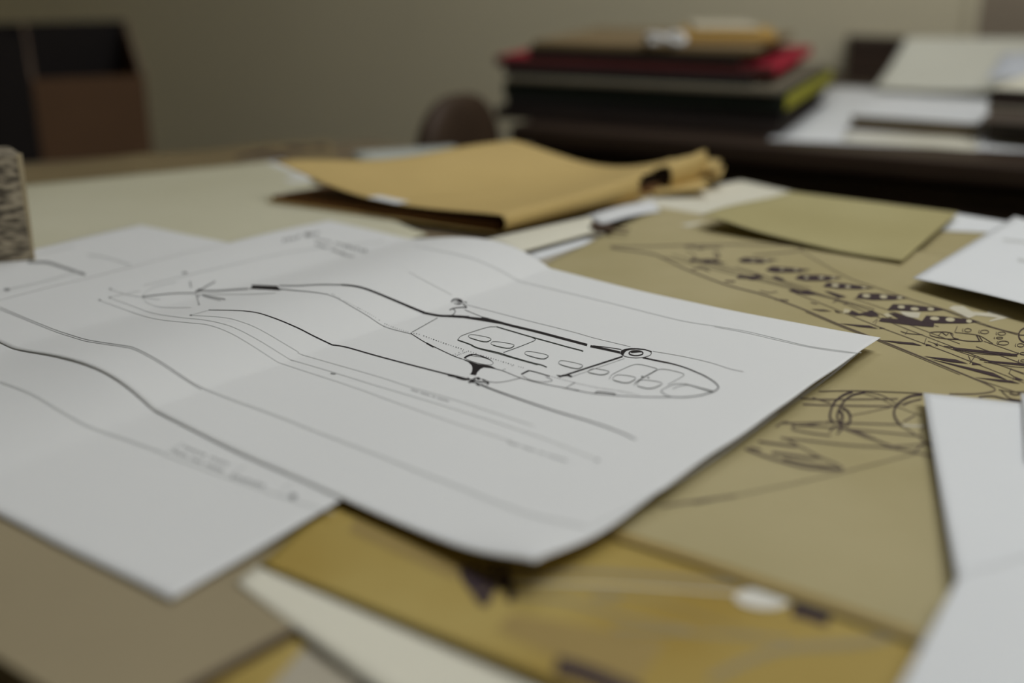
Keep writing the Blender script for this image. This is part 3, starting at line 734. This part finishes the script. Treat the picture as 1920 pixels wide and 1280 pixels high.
k.build('rib_lightening_holes', mat('bare_tan_paper', (0.56, 0.50, 0.33), 0.7))
k = Ink(va, .00025)
k.fill(d8((340, 220), (400, 195), (500, 200), (600, 260), (760, 275), (780, 240), (900, 275), (1020, 320), (1070, 335), (1000, 325), (900, 345), (780, 370), (800, 350), (880, 325), (640, 300), (560, 330), (420, 260)))
k.line(d7((1540, 425), (1640, 432), (1730, 430)), 3, 4)
k.fill(d6((800, 500), (990, 510), (970, 560), (860, 550)))
k.build('erased_smear', M['erase'])

# amber tracing: soft foreground drawing
k = Ink(vy, .0003)
k.line([(868, 1058), (872, 1082), (890, 1106), (908, 1130), (918, 1110), (935, 1085)], 14, 4); k.line([(885, 1060), (905, 1085), (930, 1065)], 12, 4); k.oval(895, 1092, 22, 20); k.oval(945, 1090, 14, 16); k.line([(945, 1065), (954, 1095), (957, 1128)], 13, 4); k.line([(900, 1055), (960, 1062), (1010, 1068)], 5, 4)
k.build('dark_figure', M['ink_brown'])
k = Ink(vy, .00025)
k.line([(960, 1082), (1100, 1072), (1250, 1082), (1380, 1095)], 9, 5); k.line([(960, 1118), (1060, 1128), (1180, 1160), (1300, 1182)], 6, 5)
k.line([(1110, 1120), (1165, 1122)], 8, 4); k.line([(1150, 1180), (1350, 1190), (1480, 1200)], 7, 5); k.line([(1330, 1275), (1400, 1240), (1480, 1215), (1620, 1205), (1720, 1180)], 13, 5)
k.line([(960, 1100), (1200, 1120), (1400, 1185), (1440, 1192)], 2, 5)
k.build('soft_pencil_lines', M['pencil_tan_faint'])
k = Ink(vy, .0004)
k.line([(1042, 1248), (1075, 1256), (1110, 1268), (1200, 1305)], 28, 4)
k.build('dark_bar', M['ink_brown'])
k = Ink(vy, .0002)
k.fill([(960, 1150), (1150, 1185), (1250, 1200), (1190, 1290), (1040, 1230), (930, 1180)]); k.line([(660, 985), (760, 1030), (860, 1075)], 22, 5)
k.build('brown_stain', M['stain'])

# near edge of the tan tracing: taped band, white correction patch and dark strip
k = Ink(va, .0002)
k.line([(1150, 1000), (1260, 1034), (1400, 1080), (1560, 1134), (1720, 1190)], 14, 5)
k.build('tape_stain', M['stain'])
k = Ink(vy, .0006)
k.oval(1428, 1124, 52, 19, .08)
k.build('correction_patch', M['erase_white'])
k = Ink(vy, .0005)
k.line([(960, 1096), (1150, 1098), (1380, 1114)], 4, 5)
k.build('pale_streak', M['erase'])
k = Ink(vy, .0005)
k.line([(1486, 1140), (1515, 1147), (1556, 1160)], 26, 4)
k.build('dark_strip', M['ink_brown'])

# ------------------------------------------------------------------ white sheets at right
def rt_h(s, t): return -.003 * np.sin(s * 3.14) * .5 + .001 * np.sin(t * 5 + s * 4)
s = Sheet(P(1711, 521, .0165), P(1903, 404, .013), P(2250, 500, .015), P(2130, 620, .023), rt_h)
s.build('white_sheet', M['white_paper2'], 30, 20)
tag(s.obj, 'white sheet with lifted edge at the right, above the tan fuselage drawing', 'paper')
k = Ink(s); k.line([(1880, 450), (1905, 452), (1925, 455)], 4, 4); k.line([(1908, 487), (1930, 491)], 5, 4)
k.build('faint_marks', M['ink_faint'])
s = Sheet(P(1731, 736, .016), P(2200, 785, .016), P(2250, 1300, .022), P(1826, 1240, .020), lambda s, t: -.003 * np.sin(t * 3.14))
s.build('white_sheet', M['white_paper2'], 24, 24)
tag(s.obj, 'white sheet at right with a square corner over the drawn wheel arcs', 'paper')
s = Sheet(P(1800, 1076, .0245), P(2200, 960, .026), P(2250, 1500, .026), P(1600, 1450, .0235), lambda s, t: .004 * np.sin(s * 3.14) * t)
s.build('white_sheet', M['white_paper2'], 60, 24)
tag(s.obj, 'white sheet lying on top in the near right corner with a slanting left edge', 'paper')
s = Sheet(P(1914, 737, .0178), P(2150, 770, .0178), P(2200, 900, .0180), P(1925, 860, .0180))
s.build('white_sheet', M['white_paper2'], 8, 8)
tag(s.obj, 'white paper corner just entering at the right edge of the picture', 'paper')

# ------------------------------------------------------------------ kraft envelope
A0 = P(948, 445, .003)[:2]; A1 = P(1322, 350, .003)[:2]; B0 = P(500, 377, .006)[:2]; B1 = A1 + (B0 - A0) * .95
T0 = P(513, 304, .050); T1 = P(962, 262, .050); TR = P(1345, 278, .036)
env = empty('kraft_envelope', (float(A0[0]), float(A0[1]), TZ + .004))
tag(env, 'large folded kraft paper envelope, open at the front, with torn right end', 'envelope')
def env_part(name, verts, faces, m, smooth=True, thick=.0006):
    v = np.array(verts, float); v[:, 2] += TZ
    o = child_of(mesh_obj(name, v, faces, m, None, smooth), env)
    if thick: sm = o.modifiers.new('thickness', 'SOLIDIFY'); sm.thickness = thick; sm.offset = 0
    return o
nu, prof = 40, []
rows = []
for i in range(nu + 1):
    u = i / nu
    a = A0 * (1 - u) + A1 * u
    ftop = np.array([*a, 0]); H = .0205 + .021 * u * u
    b = B0 * (1 - u) + B1 * u; inn = (b - a) / np.linalg.norm(b - a)
    t_ = T0 * (1 - u) + T1 * u
    row = []
    for j in range(9):                                       # rounded fold
        th = -math.pi / 2 + math.pi * .80 * j / 8
        row.append([*(a + inn * (.012 - .012 * math.cos(th)) - inn * .0), .0065 + H / 2 + (H / 2) * math.sin(th)])
    st0 = np.array(row[-1])
    for j in range(1, 31):                                   # upper flap
        v = j / 30
        q = st0 * (1 - v) + np.array(t_) * v
        q[2] += -.017 * math.sin(math.pi * v) ** 1.2 * (.85 + .15 * math.sin(math.pi * u) + .3 * u) - .007 * v * math.sin(math.pi * u) + .002 * math.sin(u * 9 + v * 7) * v - .010 * math.sin(math.pi * v) * (u > .5) * (u - .5)
        q[2] = max(q[2], .0185 + .002 * math.sin(u * 5 + v * 4))
        row.append(list(q))
    rows.append(row)
nr_ = len(rows[0])
ax = (A1 - A0) / np.linalg.norm(A1 - A0)
for j in range(nr_):                                         # torn right end
    e_ = (float(rng.uniform(-.003, .007)) + .007) * (1 - j / 14) if j < 14 else 0.0
    rows[-1][j][0] += ax[0] * e_; rows[-1][j][1] += ax[1] * e_; rows[-1][j][2] += .003 * math.sin(j) * (j < 14)
# notch torn out of the fold near the right end
faces = []
for i in range(nu):
    for j in range(nr_ - 1):
        u = (i + .5) / nu
        if .62 < u < .80 and j < 9 - int((.80 - u) * 14): continue
        faces.append([i * nr_ + j, i * nr_ + j + 1, (i + 1) * nr_ + j + 1, (i + 1) * nr_ + j])
env_part('top_flap', [q for r in rows for q in r], faces, M['kraft'])
# lower layer and the boards inside
def lay(name, z0, z1, sh, m, f0=0.0, f1=1.0, inset=.0):
    a0 = A0 + (B0 - A0) * inset; a1 = A1 + (B1 - A1) * inset
    b0 = A0 + (B0 - A0) * (1 + sh); b1 = A1 + (B1 - A1) * (1 + sh)
    p = [a0 + (a1 - a0) * f0, a0 + (a1 - a0) * f1, b0 + (b1 - b0) * f1, b0 + (b1 - b0) * f0]
    n = 4; v = [(*q, z0) for q in p] + [(*q, z1) for q in p]
    f = [[3, 2, 1, 0], [4, 5, 6, 7]] + [[i, (i + 1) % n, n + (i + 1) % n, n + i] for i in range(n)]
    return env_part(name, v, f, m, False, 0)
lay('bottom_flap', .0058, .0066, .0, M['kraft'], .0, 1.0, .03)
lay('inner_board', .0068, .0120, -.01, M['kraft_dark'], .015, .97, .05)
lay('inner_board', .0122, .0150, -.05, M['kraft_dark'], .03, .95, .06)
lay('inner_paper', .0152, .0162, -.16, M['board_edge'], .05, .93, .07)  # very dark layer that paints in the shade of the envelope gap
# white label showing at the front edge of the flap
i0 = 0
q = [np.array(rows[0][25]), np.array(rows[0][21]), np.array(rows[2][21]), np.array(rows[2][25])]
off = np.array([.001, -.003, .0008])
env_part('white_label', [q[0] + off, q[1] + off, q[2] + [0, 0, .0014], q[3] + [0, 0, .0014]], [[0, 1, 2, 3]], M['white_paper2'], False, .0003)
# torn scraps at the right end
e1 = P(1345, 330, .016)
for (pts, zz) in [([(1215, 352), (1310, 335), (1330, 352), (1228, 364)], .013), ([(1300, 318), (1358, 312), (1352, 332), (1310, 345)], .017), ([(1318, 296), (1352, 300), (1346, 318), (1312, 322)], .026), ([(1120, 385), (1210, 362), (1200, 372), (1110, 396)], .008)]:
    vv = [P(x, y, zz + .004 * ((i * 7) % 3 - 1)) for i, (x, y) in enumerate(pts)]
    env_part('torn_scrap', vv, [[0, 1, 2, 3]], M['kraft'], False, .0006)

# ------------------------------------------------------------------ rough block at the left edge
bh_ = max(float(lw.hit(x_, y_, 0)[2]) for x_, y_ in ((66, 487), (20, 495), (0, 480), (-60, 500), (-100, 520)))
bl = empty('rough_block', PV(20, 497, bh_))
tag(bl, 'upright block with rough dark mottled face and pale edges at left', 'block')
f0 = P(66, 487, bh_)[:2]; f1 = f0 + np.array([-.155, -.055]); dp = np.array([-.030, .045])
pts = [f1, f0, f0 + dp, f1 + dp]
hgt = .096
m_blk = mat('mottled_block_face', (0.42, 0.36, 0.26), 0.85, 0.0, 95, 1.0, 200, col2=(0.09, 0.075, 0.055), stretch=(.7, .7, 2.4), detail=4, contrast=(.40, .62))
m_ble = mat('pale_block_edge', (0.46, 0.38, 0.24), 0.8, .2, 40)
tp = [q + (np.mean(pts, 0) - q) * .04 + np.array([.004, 0.004]) for q in pts]
ins = .004
bx0 = float(bl.location.x); by0 = float(bl.location.y)
v = [(q[0] - bx0, q[1] - by0, 0) for q in pts] + [(q[0] - bx0, q[1] - by0, hgt) for q in tp]
o = mesh_obj('block_body', v, [[3, 2, 1, 0], [4, 5, 6, 7], [0, 1, 5, 4], [1, 2, 6, 5], [2, 3, 7, 6], [3, 0, 4, 7]], m_blk, bl)
b = o.modifiers.new('bevel', 'BEVEL'); b.width = .002; b.segments = 2
# pale strip along the corner
va_, vb_ = np.array(v[1]), np.array(v[5])
fd = np.array([*(f1 - f0), 0]); fd /= np.linalg.norm(fd); nd = np.array([fd[1], -fd[0], 0]) * -1
nd = np.array([-fd[1], fd[0], 0]); nd = nd if nd[1] < 0 else -nd
w_ = .0045
mesh_obj('pale_corner', [va_ + nd * .0004 + fd * .0, vb_ + nd * .0004, vb_ + nd * .0004 + fd * w_, va_ + nd * .0004 + fd * w_ * .5, va_ - nd * .004, vb_ - nd * .004, vb_ - nd * .004 + fd * w_, va_ - nd * .004 + fd * w_],
         [[0, 1, 2, 3], [4, 7, 6, 5], [0, 4, 5, 1], [1, 5, 6, 2], [2, 6, 7, 3], [3, 7, 4, 0]], m_ble, bl)

# ------------------------------------------------------------------ plan chest at the back right
CW, CD = 2.3, 1.10
ch = empty('plan_chest', (*AB(0, 0), 0), ROOM_RZ)
tag(ch, 'dark wooden plan chest with drawers carrying stacks of folders and papers', 'chest')
box('top', (-.015, .0, TZ - .03), (CW, CD, TZ), M['chest'], ch, .004)
box('body', (.01, .035, .08), (CW - .02, CD - .01, TZ - .03), M['chest'], ch)
box('plinth', (.03, .06, 0), (CW - .04, CD - .02, .08), M['table_leg'], ch)
for cx in range(2):
    for r in range(5):
        x0 = .03 + cx * 1.13; z0 = .10 + r * .124
        dr = box('drawer', (x0, .02, z0), (x0 + 1.10, .045, z0 + .114), M['chest_drawer'], ch, .003)
        for hx in (.28, .82):
            bm = bmesh.new()
            pth = [(-.045, 0, 0), (-.045, -.02, 0), (.045, -.02, 0), (.045, 0, 0)]
            for p0, p1 in zip(pth[:-1], pth[1:]):
                p0 = Vector(p0); p1 = Vector(p1); dv = p1 - p0
                g = bmesh.ops.create_cone(bm, cap_ends=True, segments=8, radius1=.004, radius2=.004, depth=dv.length + .006)
                bmesh.ops.rotate(bm, cent=(0, 0, 0), matrix=Vector((0, 0, 1)).rotation_difference(dv).to_matrix(), verts=g['verts'])
                bmesh.ops.translate(bm, vec=(p0 + p1) / 2, verts=g['verts'])
            bmesh.ops.translate(bm, vec=(x0 + hx, .02, z0 + .06), verts=bm.verts)
            hd = bm_obj('handle', bm, M['brass'], dr, True)

# ------------------------------------------------------------------ stack of folders on the chest
def folder(label, c, rz, wx, dy, z0, h, cover, pages, side=None, cat_='folder', group=None, cover_t=.0022, tilt=0.0, lip=0.008, spine=None):
    """card folder: bottom cover, top cover, spine along the front, pages between; origin at front-left"""
    e = empty('paper_folder', (c[0], c[1], TZ + z0), rz); e.rotation_euler = (tilt, 0, rz)
    tag(e, label, cat_, group)
    box('bottom_cover', (0, 0, 0), (wx, dy, cover_t), cover, e, .0006)
    tc_ = box('top_cover', (0, 0, h - cover_t), (wx, dy, h), cover, e, .0006)
    box('spine', (0, -.001, 0), (wx, cover_t, h), spine or cover, e, .001)
    box('pages', (lip, cover_t, cover_t), (wx - lip, dy - lip, h - cover_t), pages, e)
    if side is not None: box('side_strip', (wx - .004, .004, cover_t * .5), (wx + .0015, dy - .01, h - cover_t * .5), side, e, .0006)
    return e
fm = lambda n, c, r=.7: mat(n, c, r, .15, 12)
S1 = P(1468, 257, .0)[:2]; S0 = S1 + np.array([-.915, .403]) * .475
sdir = (S1 - S0) / np.linalg.norm(S1 - S0); SW = float(np.linalg.norm(S1 - S0)); srz = math.atan2(sdir[1], sdir[0]); sper = np.array([-sdir[1], sdir[0]])
G = 'folders stacked on the plan chest'
M['pg'] = mat('folder_pages', (.55, .52, .43), .8, .3, 80, stretch=(.2, .2, 4))
M['pg_dark'] = mat('folder_pages_dark', (.10, .085, .07), .8, .4, 60, stretch=(.2, .2, 4))
stack = [ # label, dx, dy, width, depth, thickness, cover colour, pages, side strip, dz rotation
    ('dark brown folder at the bottom of the folder stack', -.015, .0, SW + .01, .44, .020, (.035, .024, .02), 'pg_dark', None, .00),
    ('black brown folder second from the bottom of the folder stack', .005, .0, SW - .01, .44, .018, (.022, .019, .018), 'pg_dark', None, .01),
    ('dark green folder with bright yellow side in the folder stack', .0, .0, SW, .45, .024, (.012, .017, .012), 'pg_dark', (.42, .40, .02), -.005),
    ('grey beige folder above the yellow sided one in the folder stack', .01, -.006, SW - .02, .44, .009, (.24, .21, .15), 'pg', None, -.01),
    ('black folder with pale pages in the middle of the folder stack', -.002, .004, SW - .055, .40, .014, (.014, .016, .015), 'pg', None, .01),
    ('crimson red folder in the upper half of the folder stack', -.02, .01, SW - .005, .41, .015, (.36, .006, .028), 'pg_dark', (.55, .004, .04), .03),
    ('dark brown folder just above the crimson one', .04, .012, SW - .12, .38, .015, (.028, .019, .014), 'pg_dark', None, .02),
    ('tan brown card folder on top of the folder stack', .045, .016, SW - .10, .37, .010, (.27, .19, .095), 'pg', None, .03),
]
z = .0008
for (lab, dx, dy, wx, dp_, th, colr, pg, side, dr) in stack:
    c = S0 + sdir * dx + sper * dy
    sd = fm('side_strip', side) if side else None
    folder(lab, c, srz + dr, wx, dp_, z, th, fm('folder_card', colr), M[pg], sd, group=G, spine=fm('dark_red_spine', (.13, .03, .03)) if 'crimson red' in lab else None)  # crimson folder's spine colour is darkened to paint its shaded front
    z += th + .0006
STZ = z
# loose papers on the very top
q0 = S0 + sdir * (SW - .21) + sper * .06
o = box('yellow_envelope', (0, 0, 0), (.16, .20, .014), fm('ochre_paper', (.55, .34, .09)), None, .004)
o.location = (q0[0] + .02, q0[1] + .02, TZ + STZ); o.rotation_euler = (0, 0, srz + .25)
tag(o, 'ochre yellow envelope lying on top of the folder stack', 'envelope')
o = box('cream_card', (0, 0, 0), (.11, .14, .010), fm('cream_card', (.62, .56, .42)), None, .004)
o.location = (q0[0] + .05, q0[1] + .05, TZ + STZ + .0145); o.rotation_euler = (0, 0, srz + .35)
tag(o, 'cream card on top of the ochre yellow envelope', 'card')
# a loop of white string at the front of the top folder
bm = bmesh.new()
N1, N2 = 24, 8
for i in range(N1):
    a = 2 * math.pi * i / N1
    cx_, cy_ = .030 * math.cos(a), .016 * math.sin(a); zz = .008 + .006 * math.sin(a * 2)
    for j in range(N2):
        bb = 2 * math.pi * j / N2
        bm.verts.new((cx_ * (1 + .18 * math.cos(bb)), cy_ * (1 + .18 * math.cos(bb)), zz + .005 * math.sin(bb)))
bm.verts.ensure_lookup_table()
for i in range(N1):
    for j in range(N2):
        bm.faces.new([bm.verts[i * N2 + j], bm.verts[((i + 1) % N1) * N2 + j], bm.verts[((i + 1) % N1) * N2 + (j + 1) % N2], bm.verts[i * N2 + (j + 1) % N2]])
o = bm_obj('tape_loop', bm, M['white_paper2'], None, True)
q1 = S0 + sdir * (SW - .185) + sper * .035
o.location = (q1[0] - .02, q1[1], TZ + STZ + .001)
tag(o, 'small loop of white tape on top of the folder stack', 'tape')

# ------------------------------------------------------------------ papers on the right part of the chest
# flat white sheets on the chest top
s = quad([(1560, 160), (2050, 190), (2050, 290), (1440, 262)], .0012)
s.build('white_sheet', M['white_paper2'], 10, 10)
tag(s.obj, 'flat white sheet on the plan chest under the right hand paper piles', 'paper')
s = quad([(1585, 250), (1835, 258), (1830, 282), (1575, 262)], .002)
s.build('cream_sheet', M['cream'], 8, 8)
tag(s.obj, 'cream sheet edge at the front of the plan chest below the paper pile', 'paper')
def pile(name, label, px, z0, th, m_top, m_side, cat_='paper', dep=None):
    """low pile of papers with its front edge between two pixels at height z0"""
    a = P(*px[0], z0)[:2]; b2 = P(*px[1], z0)[:2]; dv = (b2 - a) / np.linalg.norm(b2 - a); pv = np.array([-dv[1], dv[0]])
    wd = float(np.linalg.norm(b2 - a)); e = empty(name, (a[0], a[1], TZ + z0), math.atan2(dv[1], dv[0]))
    tag(e, label, cat_)
    n = 3
    for i in range(n):
        z1 = th * i / n
        ox = .003 * ((i * 5) % 3 - 1)
        box('paper_block', (ox, .002 * i, z1), (wd + ox, dep, z1 + th / n * .96 - (.0012 if i == n - 1 else 0)), m_side, e, .0008)
    box('top_sheet', (0, .002, th - .0012), (wd, dep, th), m_top, e)
    return e
M['edge_brown'] = mat('brown_paper_edges', (.20, .16, .105), .8, .5, 40, stretch=(.2, .2, 6))
pile('paper_pile', 'low pile of papers with white top sheet and brown edges on the plan chest', [(1592, 243), (1828, 261)], .0022, .024, M['white_paper2'], M['edge_brown'], 'papers', .30)
pile('book_stack', 'thick dark paper pile at the right edge of the plan chest, lower block', [(1842, 264), (2120, 292)], .0022, .034, M['edge_brown'], M['pg_dark'], 'papers', .27)
pile('book_stack', 'grey beige book on the dark paper pile at the right edge', [(1846, 228), (2120, 252)], .0370, .022, M['beige'], fm('grey_mauve_card', (.27, .22, .18)), 'book', .25)
pile('book_stack', 'dark brown book with pale cover topmost at the right edge', [(1856, 197), (2120, 216)], .0600, .024, M['cream'], fm('dark_brown_card', (.045, .03, .024)), 'book', .25)
# dark box behind, with a large white sheet draped over it
dbx = P(1592, 150, .0)[:2]
db = empty('dark_box', (*P(1588, 141, .0)[:2], TZ), ROOM_RZ + .25)
tag(db, 'dark brown box behind the folder stack partly covered by a white sheet', 'box')
bw, bd, bh = .40, .16, .082
box('front_panel', (0, 0, 0.001), (bw, .004, bh - .012), fm('box_card', (.055, .032, .02)), db)
box('back_panel', (0, bd - .004, 0.001), (bw, bd, bh - .012), fm('box_card', (.055, .032, .02)), db)
box('side_panel', (0, .004, 0.001), (.004, bd - .004, bh - .012), fm('box_card', (.055, .032, .02)), db)
box('side_panel', (bw - .004, .004, 0.001), (bw, bd - .004, bh - .012), fm('box_card', (.055, .032, .02)), db)
box('lid', (-.003, -.003, bh - .022), (bw + .003, bd + .003, bh), fm('box_lid', (.05, .032, .022)), db, .002)
M['board_white'] = mat('off_white_board', (.76, .75, .64), .75, .06, 4)
s = Sheet(P(1700, 70, .097), P(2100, 72, .097), P(2100, 178, .026), P(1640, 163, .014), lambda s, t: -.010 * np.sin(np.clip(t, 0, 1) * 3.14) * .6 - .004 * np.sin(s * 3.14 * 2) * t)
s.build('draped_sheet', M['board_white'], 24, 24, thick=.0008)
tag(s.obj, 'large off white sheet sloping down over the dark box on the plan chest', 'paper')
s = Sheet(P(1880, 100, .088), P(2100, 90, .088), P(2140, 130, .072), P(1850, 148, .066))
s.build('blue_white_sheet', mat('blue_white_paper', (.66, .69, .74), .75, .03, 5), 8, 8)
tag(s.obj, 'bluish white sheet on the off white one near the right edge', 'paper')

# ------------------------------------------------------------------ chair behind the table
def tube_bm(bm, pts, r, seg=10):
    for p0, p1 in zip(pts[:-1], pts[1:]):
        p0 = Vector(p0); p1 = Vector(p1); dv = p1 - p0
        g = bmesh.ops.create_cone(bm, cap_ends=True, segments=seg, radius1=r, radius2=r, depth=dv.length)
        bmesh.ops.rotate(bm, cent=(0, 0, 0), matrix=Vector((0, 0, 1)).rotation_difference(dv).to_matrix(), verts=g['verts'])
        bmesh.ops.translate(bm, vec=(p0 + p1) / 2, verts=g['verts'])
cpos = P(872, 262, -.02)[:2] * 1.0
chx = empty('chair', (float(cpos[0]) - .01, float(cpos[1]), 0), 1.0)
tag(chx, 'dark brown chair with rounded leather back between table and plan chest', 'chair')
bm = bmesh.new(); bmesh.ops.create_uvsphere(bm, u_segments=32, v_segments=20, radius=1)
for vv in bm.verts:
    x, y, zz = vv.co
    vv.co = Vector((math.copysign(abs(x) ** .8, x) * .115, math.copysign(abs(y) ** .7, y) * .03, math.copysign(abs(zz) ** .8, zz) * .15))
bmesh.ops.translate(bm, vec=(0, 0, .655), verts=bm.verts); bm_obj('backrest', bm, M['leather'], chx, True)
bm = bmesh.new(); bmesh.ops.create_uvsphere(bm, u_segments=32, v_segments=16, radius=1)
for vv in bm.verts:
    x, y, zz = vv.co
    vv.co = Vector((math.copysign(abs(x) ** .6, x) * .15, math.copysign(abs(y) ** .6, y) * .14, math.copysign(abs(zz) ** .5, zz) * .03))
bmesh.ops.translate(bm, vec=(0, .16, .44), verts=bm.verts); bm_obj('seat', bm, M['leather'], chx, True)
for sx in (-1, 1):
    bm = bmesh.new(); tube_bm(bm, [(sx * .05, 0, .58), (sx * .06, 0.01, .42)], .011); bm_obj('back_post', bm, M['table_leg'], chx, True)
    for yy in (.04, .28):
        bm = bmesh.new(); tube_bm(bm, [(sx * .12, yy, .43), (sx * .15, yy + (-.03 if yy < .1 else .03), 0)], .013); bm_obj('leg', bm, M['table_leg'], chx, True)

# ------------------------------------------------------------------ file bins on a low cabinet at the far left
bdir = np.array([-.40, .917]); brt = np.array([.917, .40])
bin0 = P(285, 275, 0)[:2]; s_ = 2.30 / bin0[1]; bin0 = bin0 * s_
brz = math.atan2(brt[1], brt[0])
cab_z = TZ - .20
cb = empty('low_cabinet', (float(bin0[0]), float(bin0[1]), 0), brz)
tag(cb, 'low dark cabinet behind the table carrying the file bins', 'cabinet')
box('cabinet_body', (-.75, -.03, .06), (.0, .42, cab_z - .02), M['chest'], cb)
box('cabinet_top', (-.77, -.04, cab_z - .02), (.01, .43, cab_z), M['chest'], cb, .003)
box('plinth', (-.72, 0, 0), (.02, .40, .06), M['table_leg'], cb)
for dx0 in (-.74, -.345):
    dd = box('door', (dx0, -.045, .08), (dx0 + .375, -.03, cab_z - .03), M['chest_drawer'], cb, .002)
    box('handle', (dx0 + .18, -.062, .36), (dx0 + .20, -.045, .46), M['brass'], dd, .003)
def file_bin(label, x0, x1, hf, hb, depth, m, medge, front_h=None, y0=0.0):
    e = empty('file_bin', (float(bin0[0] + brt[0] * x0 + bdir[0] * y0), float(bin0[1] + brt[1] * x0 + bdir[1] * y0), cab_z), brz)
    tag(e, label, 'box', 'file bins behind the table')
    wd = x1 - x0; t_ = .006
    box('base', (t_, t_, 0), (wd - t_, depth - t_, t_), m, e)
    box('front_panel', (0, 0, 0), (wd, t_, hf), m, e, .001)
    box('back_panel', (0, depth - t_, 0), (wd, depth, hb), M['dark_card'], e, .001)  # near-black colour paints in the shade inside the bin
    for xx in (0, wd - t_):
        pr = [(0 + t_, 0), (depth - t_, 0), (depth - t_, hb), (depth * .85, hb), (t_, hf)]
        n = len(pr); v = [(xx, y, zz) for y, zz in pr] + [(xx + t_, y, zz) for y, zz in pr]
        mesh_obj('side_panel', v, [list(range(n)), list(range(2 * n - 1, n - 1, -1))] + [[i, n + i, n + (i + 1) % n, (i + 1) % n] for i in range(n)], m, e)
        # cut edge of the board along the slope
        v2 = [(xx, t_, hf + .0005), (xx + t_, t_, hf + .0005), (xx + t_, depth * .85, hb + .0005), (xx, depth * .85, hb + .0005), (xx, t_, hf - .004), (xx + t_, t_, hf - .004), (xx + t_, depth * .85, hb - .004), (xx, depth * .85, hb - .004)]
        mesh_obj('cut_edge', v2, [[0, 1, 2, 3], [7, 6, 5, 4], [0, 4, 5, 1], [1, 5, 6, 2], [2, 6, 7, 3], [3, 7, 4, 0]], medge, e)
    return e
file_bin('brown cardboard file bin with sloping sides and open dark inside', -.212, .0, .20 + .034, .20 + .125, .30, M['cardboard'], M['cardboard_edge'])
file_bin('very dark closed fronted file bin left of the brown one', -.46, -.2122, .20 + .115, .20 + .125, .30, M['dark_card'], M['dark_card'], y0=-.005)
